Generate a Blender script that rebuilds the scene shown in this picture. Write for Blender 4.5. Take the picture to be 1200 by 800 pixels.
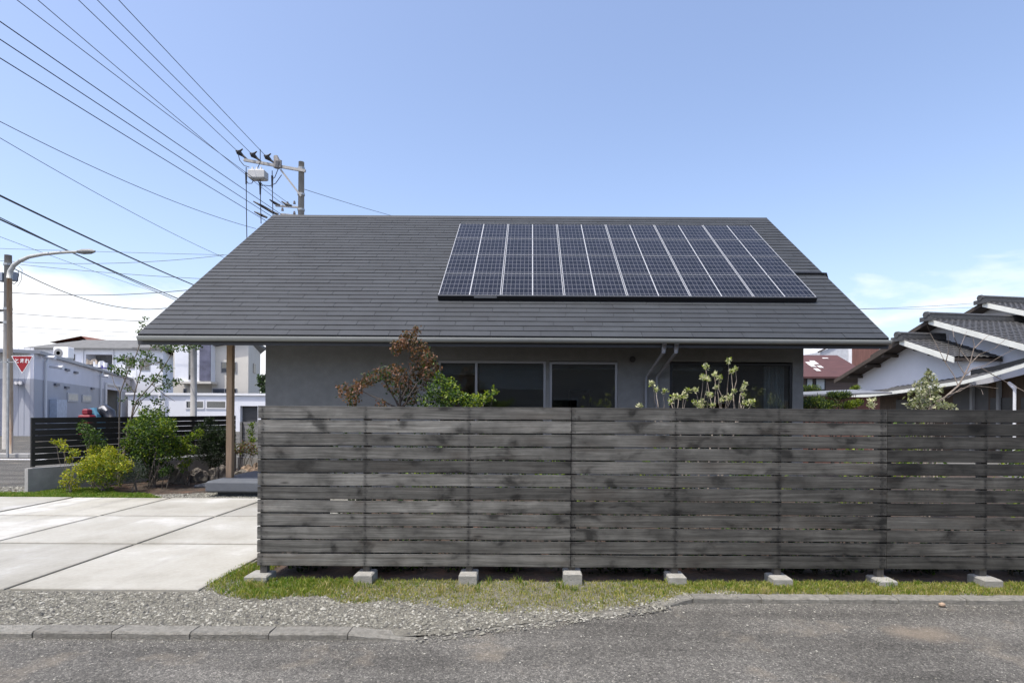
import bpy, math, random
import numpy as np
from mathutils import Vector, Matrix, noise as mnoise
random.seed(7); RNG = np.random.default_rng(7)
for o in list(bpy.data.objects): bpy.data.objects.remove(o)
scene = bpy.context.scene
COL = scene.collection
R = math.radians

# ------------------------------------------------------------------ camera
EYE = 1.65; F = 667.0; CX, CY = 621.0, 478.0; ROLL = 0.0058      # optical axis in photo pixels (1200x800)
cam = bpy.data.cameras.new('camera'); cam.sensor_width = 36; cam.lens = 36 * F / 1200
cam.shift_x = (600 - CX) / 1200; cam.shift_y = (CY - 400) / 1200
cam.clip_start = 0.1; cam.clip_end = 3000
cobj = bpy.data.objects.new('camera', cam); COL.objects.link(cobj)
cobj.location = (0, 0, EYE); cobj.rotation_euler = (R(90), -ROLL, 0)
scene.camera = cobj
# ------------------------------------------------------------------ sky and sun
SUN_EL, SUN_AZ = 66.0, 45.0            # high sun over the photographer's left shoulder
world = bpy.data.worlds.new('World'); scene.world = world; world.use_nodes = True
sdir = Vector((-math.cos(R(SUN_EL)) * math.cos(R(SUN_AZ)), -math.cos(R(SUN_EL)) * math.sin(R(SUN_AZ)), math.sin(R(SUN_EL))))
sun = bpy.data.lights.new('sun', 'SUN'); sun.energy = 2.6; sun.angle = R(0.53); sun.color = (1.0, 0.965, 0.885)
sobj = bpy.data.objects.new('sun', sun); COL.objects.link(sobj)
sobj.rotation_euler = sdir.to_track_quat('Z', 'Y').to_euler(); sobj.location = (-20, -10, 40)
scene.view_settings.view_transform = 'Standard'; scene.view_settings.look = 'None'
scene.view_settings.exposure = 0.85; scene.view_settings.gamma = 1.0
scene.view_settings.use_curve_mapping = False
scene.cycles.max_bounces = 6; scene.cycles.transparent_max_bounces = 12
SKY_STRENGTH = 0.15

# ------------------------------------------------------------------ node helpers
def nd(nt, typ, ins=None, **props):
    n = nt.nodes.new(typ)
    for k, v in props.items(): setattr(n, k, v)
    for k, v in (ins or {}).items():
        s = n.inputs[k]
        if isinstance(v, bpy.types.NodeSocket): nt.links.new(v, s)
        else: s.default_value = v
    return n
def c4(c): return (c[0], c[1], c[2], 1.0)
def ramp(nt, fac, stops):
    n = nt.nodes.new('ShaderNodeValToRGB'); nt.links.new(fac, n.inputs[0])
    e = n.color_ramp.elements
    while len(e) < len(stops): e.new(0.5)
    for i, (p, c) in enumerate(stops):
        e[i].position = p; e[i].color = c4(c) if hasattr(c, '__len__') else (c, c, c, 1)
    return n.outputs[0]
def mixc(nt, fac, a, b, mode='MIX'):
    n = nt.nodes.new('ShaderNodeMix'); n.data_type = 'RGBA'; n.blend_type = mode; n.clamp_factor = True
    for i, v in ((0, fac), (6, a), (7, b)):
        s = n.inputs[i]
        if isinstance(v, bpy.types.NodeSocket): nt.links.new(v, s)
        elif i == 0: s.default_value = v
        else: s.default_value = c4(v)
    return n.outputs[2]
def mth(nt, op, a, b=0.0, c=0.0):
    n = nt.nodes.new('ShaderNodeMath'); n.operation = op
    for i, v in enumerate((a, b, c)):
        if isinstance(v, bpy.types.NodeSocket): nt.links.new(v, n.inputs[i])
        else: n.inputs[i].default_value = v
    return n.outputs[0]
def new_mat(name):
    m = bpy.data.materials.new(name); m.use_nodes = True
    nt = m.node_tree; nt.nodes.clear()
    out = nd(nt, 'ShaderNodeOutputMaterial'); b = nd(nt, 'ShaderNodeBsdfPrincipled')
    nt.links.new(b.outputs[0], out.inputs[0])
    return m, nt, b, out
def vec(nt, scale=(1, 1, 1), kind='Object', rnd=0.0):
    tc = nd(nt, 'ShaderNodeTexCoord').outputs['Object'] if kind == 'Object' else nd(nt, 'ShaderNodeNewGeometry').outputs['Position']
    if rnd:
        oi = nd(nt, 'ShaderNodeObjectInfo').outputs['Random']
        tc = nd(nt, 'ShaderNodeVectorMath', {0: tc, 1: nd(nt, 'ShaderNodeCombineXYZ', {0: mth(nt, 'MULTIPLY', oi, rnd), 1: mth(nt, 'MULTIPLY', oi, rnd * .37), 2: mth(nt, 'MULTIPLY', oi, rnd * .71)}).outputs[0]}, operation='ADD').outputs[0]
    return nd(nt, 'ShaderNodeMapping', {'Vector': tc, 'Scale': scale}).outputs[0]
def noise(nt, v, scale=5, detail=4, rough=.55, dist=0): return nd(nt, 'ShaderNodeTexNoise', {'Vector': v, 'Scale': scale, 'Detail': detail, 'Roughness': rough, 'Distortion': dist}).outputs[0]
MATS = {}
def mat(name, color, rough=.7, var=.15, scale=3.0, stretch=(1, 1, 1), bump=0.0, bscale=30, metal=0, spec=.5, rnd=0.0, kind='World', dirt=0.0, dirtc=(.05, .045, .04)):
    """painted / plain surface: mottled colour, per-object variation, fine bump, dirt blotches"""
    if name in MATS: return MATS[name]
    m, nt, b, out = new_mat(name)
    v = vec(nt, stretch, 'Object' if kind == 'Object' else 'World')
    f = ramp(nt, noise(nt, v, scale, 5, .6), [(.3, 1 - var), (.7, 1 + var)])
    col = mixc(nt, 1.0, color, f, 'MULTIPLY')
    if rnd:
        oi = nd(nt, 'ShaderNodeObjectInfo').outputs['Random']
        s = mth(nt, 'ADD', mth(nt, 'MULTIPLY', oi, 2 * rnd), 1 - rnd)
        col = mixc(nt, 1.0, col, nd(nt, 'ShaderNodeCombineColor', {0: s, 1: s, 2: s}).outputs[0], 'MULTIPLY')
    if dirt:
        d = ramp(nt, noise(nt, v, scale * .6 + .7, 6, .7), [(.5, 0), (.72, dirt)])
        col = mixc(nt, d, col, dirtc)
    nt.links.new(col, b.inputs['Base Color'])
    b.inputs['Roughness'].default_value = rough; b.inputs['Metallic'].default_value = metal
    b.inputs['Specular IOR Level'].default_value = spec
    if bump:
        bn = nd(nt, 'ShaderNodeBump', {'Height': noise(nt, v, bscale, 3, .6), 'Strength': bump, 'Distance': .02})
        nt.links.new(bn.outputs[0], b.inputs['Normal'])
    MATS[name] = m
    return m

# ------------------------------------------------------------------ world shader (Nishita sky + procedural clouds low over the horizon)
wn = world.node_tree; wn.nodes.clear()
sky = nd(wn, 'ShaderNodeTexSky', sky_type='NISHITA', sun_disc=False, sun_elevation=R(SUN_EL), sun_rotation=math.atan2(sdir.x, sdir.y), air_density=1.0, dust_density=2.6, ozone_density=1.0, altitude=50)
tc = nd(wn, 'ShaderNodeTexCoord').outputs['Generated']
sep = nd(wn, 'ShaderNodeSeparateXYZ', {0: tc})
zc = mth(wn, 'MAXIMUM', sep.outputs[2], 0.0)
den = mth(wn, 'ADD', zc, 0.22)
cp = nd(wn, 'ShaderNodeCombineXYZ', {0: mth(wn, 'DIVIDE', sep.outputs[0], den), 1: mth(wn, 'DIVIDE', sep.outputs[1], den), 2: mth(wn, 'MULTIPLY', zc, 6.0)}).outputs[0]
n1 = noise(wn, nd(wn, 'ShaderNodeMapping', {'Vector': cp, 'Location': (3.4, 1.9, 0.0)}).outputs[0], 0.75, 8, .56, .3)
low = nd(wn, 'ShaderNodeMapRange', {0: zc, 1: 0.02, 2: 0.27, 3: 0.33, 4: -0.10}).outputs[0]
cl = ramp(wn, mth(wn, 'ADD', n1, low), [(.60, 0.0), (.66, .45), (.76, .95)])
skyc = mixc(wn, 1.0, sky.outputs[0], (1.035, .99, 1.018), 'MULTIPLY')
cloudy = mixc(wn, cl, skyc, (4.75, 4.8, 4.9))
bg = nd(wn, 'ShaderNodeBackground', {0: cloudy, 1: SKY_STRENGTH})
nd(wn, 'ShaderNodeOutputWorld', {0: bg.outputs[0]})

# ------------------------------------------------------------------ geometry helpers
def P(px, py, D):
    """world point seen at photo pixel (px,py) at distance D along the view axis"""
    u = px + (py - CY) * ROLL; v = py - (px - CX) * ROLL
    return Vector(((u - CX) * D / F, D, EYE - (v - CY) * D / F))
class MB:
    def __init__(s): s.v = []; s.f = []; s.m = []
    def add(s, verts, faces, mi=0):
        o = len(s.v); s.v += [tuple(p) for p in verts]; s.f += [tuple(i + o for i in q) for q in faces]; s.m += [mi] * len(faces); return s
    def box(s, x0, x1, y0, y1, z0, z1, mi=0):
        return s.add([(x, y, z) for z in (z0, z1) for y in (y0, y1) for x in (x0, x1)],
                     [(0, 2, 3, 1), (4, 5, 7, 6), (0, 1, 5, 4), (2, 6, 7, 3), (0, 4, 6, 2), (1, 3, 7, 5)], mi)
    def bevbox(s, x0, x1, y0, y1, z0, z1, b=.01, mi=0):
        xs = (x0, x0 + b, x1 - b, x1); ys = (y0, y0 + b, y1 - b, y1); zs = (z0, z0 + b, z1 - b, z1)
        rings = []
        def ring(ix, z): return [(xs[0 + ix], ys[0 + ix], z), (xs[3 - ix], ys[0 + ix], z), (xs[3 - ix], ys[3 - ix], z), (xs[0 + ix], ys[3 - ix], z)]
        vs = ring(1, zs[0]) + ring(0, zs[1]) + ring(0, zs[2]) + ring(1, zs[3])
        fs = [(3, 2, 1, 0), (12, 13, 14, 15)]
        for k in range(3):
            for i in range(4):
                j = (i + 1) % 4; fs.append((k * 4 + i, k * 4 + j, k * 4 + 4 + j, k * 4 + 4 + i))
        return s.add(vs, fs, mi)
    def quad(s, a, b, c, d, mi=0): return s.add([a, b, c, d], [(0, 1, 2, 3)], mi)
    def prism(s, poly, ext, mi=0):
        """polygon (3D points, planar) extruded by vector ext"""
        n = len(poly); e = Vector(ext)
        vs = [Vector(p) for p in poly] + [Vector(p) + e for p in poly]
        fs = [tuple(range(n - 1, -1, -1)), tuple(range(n, 2 * n))] + [(i, (i + 1) % n, n + (i + 1) % n, n + i) for i in range(n)]
        return s.add(vs, fs, mi)
    def tube(s, pts, rad, sides=6, mi=0, caps=True):
        pts = [Vector(p) for p in pts]; n = len(pts)
        rr = rad if hasattr(rad, '__len__') else [rad] * n
        vs = []; up = None
        for i, p in enumerate(pts):
            t = (pts[min(i + 1, n - 1)] - pts[max(i - 1, 0)])
            t = t.normalized() if t.length > 1e-9 else Vector((0, 0, 1))
            if up is None: up = Vector((1, 0, 0)) if abs(t.z) > .9 else Vector((0, 0, 1))
            a = t.cross(up); a = a.normalized() if a.length > 1e-6 else Vector((1, 0, 0)); b = a.cross(t); up = b
            for k in range(sides):
                th = 2 * math.pi * k / sides
                vs.append(p + (a * math.cos(th) + b * math.sin(th)) * rr[i])
        fs = [(i * sides + k, i * sides + (k + 1) % sides, (i + 1) * sides + (k + 1) % sides, (i + 1) * sides + k) for i in range(n - 1) for k in range(sides)]
        if caps: fs += [tuple(range(sides)), tuple(range((n - 1) * sides, n * sides))[::-1]]
        return s.add(vs, fs, mi)
    def bar(s, a, b, w, h, mi=0):
        """rectangular bar from a to b: w across (horizontal), h vertical-ish"""
        a = Vector(a); b = Vector(b); t = (b - a).normalized()
        up = Vector((0, 0, 1)) if abs(t.z) < .95 else Vector((0, 1, 0))
        r = t.cross(up).normalized(); u = r.cross(t)
        vs = [q + r * (w / 2 * i) + u * (h / 2 * j) for q in (a, b) for i, j in ((-1, -1), (1, -1), (1, 1), (-1, 1))]
        return s.add(vs, [(3, 2, 1, 0), (4, 5, 6, 7), (0, 1, 5, 4), (1, 2, 6, 5), (2, 3, 7, 6), (3, 0, 4, 7)], mi)
ORG = {}
def mesh_of(mb, mats, origin=(0, 0, 0), smooth=False):
    me = bpy.data.meshes.new('mesh')
    o = Vector(origin)
    v = np.array(mb.v, dtype=float) - np.array(o)
    me.from_pydata(v.tolist(), [], mb.f)
    for m in (mats if isinstance(mats, (list, tuple)) else [mats]): me.materials.append(m)
    if any(mb.m): me.polygons.foreach_set('material_index', mb.m)
    if smooth: me.polygons.foreach_set('use_smooth', [True] * len(me.polygons))
    me.update()
    return me
def obj(name, mb, mats, parent=None, origin=None, smooth=False, kind=None):
    """mb in world coordinates; origin = world position of the object's own origin"""
    po = ORG[parent.name] if parent else Vector((0, 0, 0))
    o = Vector(origin) if origin is not None else (po if parent else Vector((0, 0, 0)))
    me = mesh_of(mb, mats, o, smooth); me.name = name
    ob = bpy.data.objects.new(name, me); COL.objects.link(ob)
    if parent: ob.parent = parent
    ob.location = o - po; ORG[ob.name] = o.copy()
    if kind: ob['kind'] = kind
    return ob
def tag(o, label, cat, group=None):
    o['label'] = label; o['category'] = cat
    if group: o['group'] = group
    return o
def thing(name, label, cat, loc, group=None):
    e = bpy.data.objects.new(name, None); COL.objects.link(e); e.location = loc; e.empty_display_size = .2
    ORG[e.name] = Vector(loc)
    return tag(e, label, cat, group)
def struct(name, mb, m, parent=None):
    o = obj(name, mb, m, parent)
    if not parent: o['kind'] = 'structure'
    return o

# ------------------------------------------------------------------ materials
def m_asphalt(name, base=.13, warm=0.0):
    m, nt, b, out = new_mat(name)
    v = vec(nt, kind='World')
    vo = nd(nt, 'ShaderNodeTexVoronoi', {'Vector': v, 'Scale': 140.0}); vo2 = nd(nt, 'ShaderNodeTexVoronoi', {'Vector': v, 'Scale': 60.0})
    g = mth(nt, 'ADD', mth(nt, 'MULTIPLY', nd(nt, 'ShaderNodeSeparateColor', {0: vo.outputs['Color']}).outputs[0], .65), mth(nt, 'MULTIPLY', nd(nt, 'ShaderNodeSeparateColor', {0: vo2.outputs['Color']}).outputs[1], .35))
    sp = ramp(nt, g, [(.10, (base * .52, base * .5, base * .46)), (.5, (base, base * .97, base * .87)), (.80, (base * 1.6, base * 1.52, base * 1.36)), (.95, (base * 2.7, base * 2.6, base * 2.3))])
    big = ramp(nt, noise(nt, v, .9, 5, .6), [(.3, .78), (.7, 1.2)])
    col = mixc(nt, 1.0, sp, big, 'MULTIPLY')
    # silt washed over the surface, in patches of their own
    track = ramp(nt, noise(nt, nd(nt, 'ShaderNodeMapping', {'Vector': v, 'Scale': (.35, 2.6, 1)}).outputs[0], 1.0, 4, .55), [(.36, .74), (.6, 1.1)])
    col = mixc(nt, 1.0, col, track, 'MULTIPLY')
    silt = ramp(nt, noise(nt, v, 1.7, 6, .62), [(.56, 0), (.74, .5)])
    col = mixc(nt, silt, col, (.27, .23, .175))
    # one sandy patch by the right-hand kerb
    ps = nd(nt, 'ShaderNodeVectorMath', {0: v, 1: (3.0, 4.35, -.05)}, operation='SUBTRACT').outputs[0]
    ps = nd(nt, 'ShaderNodeVectorMath', {0: ps, 1: (1.5, 2.4, 1)}, operation='MULTIPLY').outputs[0]
    dd = mth(nt, 'ADD', nd(nt, 'ShaderNodeVectorMath', {0: ps}, operation='LENGTH').outputs['Value'], mth(nt, 'MULTIPLY', noise(nt, v, 5, 5, .65), .9))
    col = mixc(nt, ramp(nt, dd, [(.55, .6), (1.45, 0)]), col, (.20, .165, .125))
    nt.links.new(col, b.inputs['Base Color']); b.inputs['Roughness'].default_value = .95; b.inputs['Specular IOR Level'].default_value = .25
    bn = nd(nt, 'ShaderNodeBump', {'Height': g, 'Strength': .6, 'Distance': .005}); nt.links.new(bn.outputs[0], b.inputs['Normal'])
    return m
def m_fencewood(name, lo, hi, x0, pitch):
    """weathered dark-stained timber: long grain, knots, damp blotches, stains round the nails at each post"""
    m, nt, b, out = new_mat(name)
    g = vec(nt, (1, 1, 1), 'Object', 60.0)
    def mp(s): return nd(nt, 'ShaderNodeMapping', {'Vector': g, 'Scale': s}).outputs[0]
    warp = noise(nt, mp((.8, 1, 5)), 1.0, 3)
    gw = nd(nt, 'ShaderNodeVectorMath', {0: mp((.55, 1, 34)), 1: nd(nt, 'ShaderNodeCombineXYZ', {2: mth(nt, 'MULTIPLY', warp, 3.2)}).outputs[0]}, operation='ADD').outputs[0]
    grain = noise(nt, gw, 1.4, 6, .62, .15)
    col = ramp(nt, grain, [(.22, tuple(c * .75 for c in lo)), (.36, tuple(c * 1.25 for c in lo)), (.66, tuple(c * .88 for c in hi)), (.85, hi)])
    fine = ramp(nt, noise(nt, mp((2.5, 1, 110)), 2.0, 4, .7), [(.3, .72), (.7, 1.18)])
    col = mixc(nt, 1.0, col, fine, 'MULTIPLY')
    blot = ramp(nt, noise(nt, mp((2.6, 1, 4.2)), 1.5, 4, .5, .3), [(.32, .26), (.42, .78), (.55, 1.0), (.75, 1.2)])
    col = mixc(nt, 1.0, col, blot, 'MULTIPLY')
    pat = noise(nt, mp((1.3, 1, 2.2)), 1.4, 5, .62, .5)
    col = mixc(nt, 1.0, col, ramp(nt, pat, [(.28, .50), (.43, .88), (.58, 1.08), (.72, 1.5)]), 'MULTIPLY')
    col = mixc(nt, ramp(nt, noise(nt, mp((.9, 1, 3.5)), 1.9, 4, .6), [(.52, 0), (.72, .35)]), col, (.125, .102, .08))
    vo = nd(nt, 'ShaderNodeTexVoronoi', {'Vector': nd(nt, 'ShaderNodeVectorMath', {0: mp((2.1, 0, 8.5)), 1: nd(nt, 'ShaderNodeCombineXYZ', {0: mth(nt, 'MULTIPLY', grain, .5)}).outputs[0]}, operation='ADD').outputs[0], 'Scale': 1.0, 'Randomness': 1.0})
    col = mixc(nt, ramp(nt, vo.outputs['Distance'], [(.05, .8), (.13, 0)]), col, (.03, .028, .026))
    # stains at the posts (fixed to the boards, world x of the posts)
    wx = nd(nt, 'ShaderNodeSeparateXYZ', {0: nd(nt, 'ShaderNodeNewGeometry').outputs['Position']}).outputs[0]
    ph = mth(nt, 'ABSOLUTE', mth(nt, 'SUBTRACT', mth(nt, 'FRACT', mth(nt, 'ADD', mth(nt, 'DIVIDE', mth(nt, 'SUBTRACT', wx, x0), pitch), .5)), .5))
    st = mth(nt, 'ADD', ph, mth(nt, 'MULTIPLY', noise(nt, mp((9, 1, 16)), 1.2, 4, .6), .085))
    col = mixc(nt, ramp(nt, st, [(.036, .6), (.070, 0)]), col, (.02, .02, .02))
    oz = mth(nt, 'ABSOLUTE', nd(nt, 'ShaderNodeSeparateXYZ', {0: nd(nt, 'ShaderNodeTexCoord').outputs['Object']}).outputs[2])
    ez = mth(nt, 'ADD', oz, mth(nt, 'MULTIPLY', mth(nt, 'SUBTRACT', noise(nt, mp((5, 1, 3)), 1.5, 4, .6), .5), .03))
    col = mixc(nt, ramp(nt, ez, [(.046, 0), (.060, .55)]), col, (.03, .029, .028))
    # per-board tone
    oi = nd(nt, 'ShaderNodeObjectInfo').outputs['Random']
    s = ramp(nt, oi, [(0, .48), (.3, .80), (.6, 1.05), (1, 1.50)])
    col = mixc(nt, 1.0, col, s, 'MULTIPLY')
    # tone runs darker along the fence, away from the driveway end
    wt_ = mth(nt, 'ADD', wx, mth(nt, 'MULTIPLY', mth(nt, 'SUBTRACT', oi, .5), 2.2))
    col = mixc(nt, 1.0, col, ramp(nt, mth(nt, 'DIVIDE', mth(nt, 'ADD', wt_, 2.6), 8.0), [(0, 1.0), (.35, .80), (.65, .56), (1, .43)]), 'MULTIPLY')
    nt.links.new(col, b.inputs['Base Color']); b.inputs['Roughness'].default_value = .82; b.inputs['Specular IOR Level'].default_value = .3
    bn = nd(nt, 'ShaderNodeBump', {'Height': mth(nt, 'ADD', grain, mth(nt, 'MULTIPLY', fine, .3)), 'Strength': .5, 'Distance': .006}); nt.links.new(bn.outputs[0], b.inputs['Normal'])
    return m
def m_glass(name, tint=(.75, .8, .8), refl=1.0):
    m, nt, b, out = new_mat(name); nt.nodes.remove(b)
    tr = nd(nt, 'ShaderNodeBsdfTransparent', {0: c4(tint)}); gl = nd(nt, 'ShaderNodeBsdfGlossy', {0: (1, 1, 1, 1), 1: .015})
    fr = nd(nt, 'ShaderNodeFresnel', {0: 1.5})
    mx = nd(nt, 'ShaderNodeMixShader', {0: mth(nt, 'MULTIPLY', fr.outputs[0], refl * 2.2), 1: tr.outputs[0], 2: gl.outputs[0]})
    nt.links.new(mx.outputs[0], out.inputs[0]); return m
def m_solar():
    """dark blue cells in a white grid (the cells are printed under one sheet of glass)"""
    m, nt, b, out = new_mat('solar_cells')
    tc = nd(nt, 'ShaderNodeTexCoord').outputs['Object']; s = nd(nt, 'ShaderNodeSeparateXYZ', {0: tc})
    def line(x, n, w):
        f = mth(nt, 'FRACT', mth(nt, 'MULTIPLY', x, n)); d = mth(nt, 'ABSOLUTE', mth(nt, 'SUBTRACT', f, .5)); return mth(nt, 'GREATER_THAN', d, .5 - w)
    lx = line(s.outputs[0], 14 / 1.24, .055); ly = line(s.outputs[1], 5 / 1.05, .05)
    cid = nd(nt, 'ShaderNodeTexWhiteNoise', {0: nd(nt, 'ShaderNodeCombineXYZ', {0: mth(nt, 'FLOOR', mth(nt, 'MULTIPLY', s.outputs[0], 14 / 1.24)), 1: mth(nt, 'FLOOR', mth(nt, 'MULTIPLY', s.outputs[1], 5 / 1.05)), 2: nd(nt, 'ShaderNodeObjectInfo').outputs['Random']}).outputs[0]}, noise_dimensions='3D')
    cell = mixc(nt, cid.outputs[0], (.006, .007, .011), (.011, .012, .019))
    grid = mth(nt, 'MAXIMUM', lx, ly)
    col = mixc(nt, mth(nt, 'MULTIPLY', grid, .33), cell, (.26, .27, .29))
    mid = mth(nt, 'LESS_THAN', mth(nt, 'ABSOLUTE', s.outputs[0]), .011)
    col = mixc(nt, mid, col, (.36, .37, .38))
    nt.links.new(col, b.inputs['Base Color']); b.inputs['Roughness'].default_value = .25; b.inputs['Specular IOR Level'].default_value = .16
    b.inputs['Coat Weight'].default_value = .0; b.inputs['Coat Roughness'].default_value = .06
    return m
def m_leaf(name, c, var=.35, trans=.35):
    m, nt, b, out = new_mat(name)
    v = vec(nt, kind='World')
    f = ramp(nt, noise(nt, v, 14, 3, .6), [(.25, 1 - var), (.75, 1 + var)])
    col = mixc(nt, 1.0, c, f, 'MULTIPLY')
    nt.links.new(col, b.inputs['Base Color']); b.inputs['Roughness'].default_value = .5; b.inputs['Specular IOR Level'].default_value = .35
    t = nd(nt, 'ShaderNodeBsdfTranslucent', {0: mixc(nt, 1.0, col, (1.1, 1.25, .6), 'MULTIPLY')})
    mx = nd(nt, 'ShaderNodeMixShader', {0: trans, 1: b.outputs[0], 2: t.outputs[0]})
    nt.links.new(mx.outputs[0], out.inputs[0]); return m
def m_slate(name, attr=False):
    m, nt, b, out = new_mat(name)
    v = vec(nt, kind='World')
    r = nd(nt, 'ShaderNodeAttribute', attribute_name='rnd').outputs['Fac'] if attr else nd(nt, 'ShaderNodeObjectInfo').outputs['Random']
    col = mixc(nt, 1.0, (.0305, .0345, .0385), ramp(nt, r, [(0, .90), (.6, 1.0), (1, 1.08)]), 'MULTIPLY')
    col = mixc(nt, 1.0, col, ramp(nt, noise(nt, v, 2.2, 6, .65), [(.3, .82), (.7, 1.18)]), 'MULTIPLY')
    col = mixc(nt, ramp(nt, noise(nt, v, 6, 6, .7), [(.66, 0), (.85, .25)]), col, (.10, .10, .10))
    nt.links.new(col, b.inputs['Base Color']); b.inputs['Roughness'].default_value = .62; b.inputs['Specular IOR Level'].default_value = .4
    bn = nd(nt, 'ShaderNodeBump', {'Height': noise(nt, v, 60, 4, .7), 'Strength': .25, 'Distance': .01}); nt.links.new(bn.outputs[0], b.inputs['Normal'])
    return m
def m_slab():
    m, nt, b, out = new_mat('concrete')
    v = vec(nt, kind='World'); o = nd(nt, 'ShaderNodeTexCoord').outputs['Object']; so = nd(nt, 'ShaderNodeSeparateXYZ', {0: o})
    col = ramp(nt, noise(nt, v, .8, 6, .6), [(.34, (.275, .265, .226)), (.46, (.335, .326, .285)), (.55, (.36, .353, .315)), (.64, (.46, .457, .43))])
    col = mixc(nt, 1.0, col, ramp(nt, noise(nt, v, 26, 4, .7), [(.3, .93), (.7, 1.06)]), 'MULTIPLY')
    ty = ramp(nt, noise(nt, nd(nt, 'ShaderNodeMapping', {'Vector': v, 'Scale': (3.2, .22, 1)}).outputs[0], 1.2, 5, .6), [(.55, 0), (.75, .32)])
    col = mixc(nt, ty, col, (.235, .225, .195))
    st = ramp(nt, noise(nt, v, 2.4, 7, .72, .5), [(.60, 0), (.74, .4)])
    col = mixc(nt, st, col, (.225, .205, .16))
    ed = mth(nt, 'MAXIMUM', mth(nt, 'ABSOLUTE', so.outputs[0]), mth(nt, 'ABSOLUTE', so.outputs[1]))
    ed = mth(nt, 'ADD', ed, mth(nt, 'MULTIPLY', mth(nt, 'SUBTRACT', noise(nt, v, 7, 5, .65), .5), .22))
    col = mixc(nt, ramp(nt, ed, [(.78, 0), (.90, .45)]), col, (.18, .165, .13))
    oi = nd(nt, 'ShaderNodeObjectInfo').outputs['Random']
    col = mixc(nt, 1.0, col, ramp(nt, oi, [(0, .84), (1, 1.10)]), 'MULTIPLY')
    nt.links.new(col, b.inputs['Base Color']); b.inputs['Roughness'].default_value = .85
    bn = nd(nt, 'ShaderNodeBump', {'Height': noise(nt, v, 70, 4, .6), 'Strength': .15, 'Distance': .01}); nt.links.new(bn.outputs[0], b.inputs['Normal'])
    return m
ASPH = m_asphalt('asphalt', .098)
CONC = m_slab()
CONC2 = mat('footing_concrete', (.285, .278, .25), .9, .2, 9, bump=.4, bscale=70, dirt=.4, dirtc=(.2, .19, .15), rnd=.1)
KERB = mat('kerb_concrete', (.235, .227, .197), .9, .28, 26, bump=1.0, bscale=110, dirt=.6, dirtc=(.12, .113, .09), rnd=.12)
BLOCKW = mat('wall_concrete', (.30, .295, .28), .9, .15, 4, bump=.3, bscale=60, dirt=.4, dirtc=(.17, .17, .16))
STUCCO = mat('stucco', (.175, .18, .178), .92, .10, 7, bump=.6, bscale=120)
TRIM = mat('dark_trim', (.035, .035, .037), .5, .1, 5)
GUTTER = mat('gutter_grey', (.25, .26, .24), .42, .08, 2)
ALU = mat('aluminium', (.30, .30, .305), .38, .06, 3, metal=.6)
PIPE = mat('downpipe_grey', (.16, .165, .175), .45, .08, 3)
TIMBER = mat('post_timber', (.34, .235, .145), .7, .2, 3, (9, 9, .6), bump=.2, bscale=40)
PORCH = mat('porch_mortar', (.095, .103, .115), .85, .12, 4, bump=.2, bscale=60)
SOIL = mat('garden_soil', (.052, .038, .027), .95, .35, 4, bump=.8, bscale=30, dirt=.5, dirtc=(.19, .085, .045))
GRAVELB = mat('gravel_bed', (.155, .148, .122), .95, .35, 30, bump=1.0, bscale=60)
GROUND = mat('far_ground', (.11, .107, .098), .95, .2, .3)
STONES = [mat('stone_a', (.205, .198, .162), .9, .25, 40), mat('stone_b', (.14, .136, .115), .9, .25, 40), mat('stone_c', (.33, .322, .278), .9, .2, 40), mat('stone_d', (.09, .088, .082), .9, .25, 40)]
ROCK = mat('garden_rock', (.17, .15, .125), .9, .35, 5, bump=.8, bscale=14, dirt=.5, dirtc=(.09, .075, .06), rnd=.2)
ROCKT = mat('garden_rock_tan', (.30, .22, .155), .9, .3, 5, bump=.8, bscale=14, dirt=.4, dirtc=(.12, .09, .07), rnd=.15)
DKFENCE = mat('dark_slat', (.016, .015, .014), .6, .25, 6, (.5, .5, 6), rnd=.2)
GYFENCE = mat('grey_slat', (.24, .24, .24), .8, .3, 6, (.6, .6, 8), rnd=.2)
BARK = mat('bark', (.16, .135, .11), .9, .3, 20, bump=.5, bscale=60)
BARKD = mat('bark_dark', (.06, .048, .04), .9, .3, 20, bump=.5, bscale=60)
TWIG = mat('twig_pale', (.30, .25, .20), .85, .3, 20)
POLEC = mat('pole_concrete', (.30, .29, .27), .85, .15, 3, bump=.15, bscale=40, dirt=.3, dirtc=(.15, .14, .13))
STEEL = mat('galvanised_steel', (.36, .37, .37), .45, .18, 5, metal=.5)
WIRE = mat('wire_black', (.012, .012, .014), .6, .1, 3)
WIREG = mat('wire_grey', (.09, .095, .11), .6, .1, 3)
WHITEP = mat('white_paint', (.74, .74, .74), .6, .06, 2)
BLACKM = mat('black_frame', (.008, .008, .009), .4, .1, 4)
GLASS = m_glass('window_glass'); GLASSF = m_glass('far_glass', (.25, .28, .3), 1.5)
DARK = mat('interior_dark', (.05, .048, .045), .9, .1, 2)
SOLAR = m_solar()
SLATE = m_slate('slate'); SLATEA = m_slate('slate_rows', True)
def G(name, c, **k): return m_leaf(name, c, **k)
L_RED = G('leaf_bronze', (.185, .085, .042)); L_RED2 = G('leaf_bronze_dark', (.085, .060, .030)); L_PINK = G('leaf_russet', (.24, .125, .08))
L_GRN = G('leaf_green', (.082, .145, .022)); L_GRN2 = G('leaf_green_dark', (.032, .062, .018)); L_LIME = G('leaf_lime', (.215, .27, .020)); L_YEL = G('leaf_yellow', (.36, .34, .020))
L_OLV = G('leaf_olive', (.14, .155, .085)); L_OLV2 = G('leaf_pale_olive', (.34, .34, .23)); L_DRK = G('leaf_dark', (.017, .030, .013)); L_GREY = G('leaf_greygreen', (.075, .095, .085))
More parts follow.
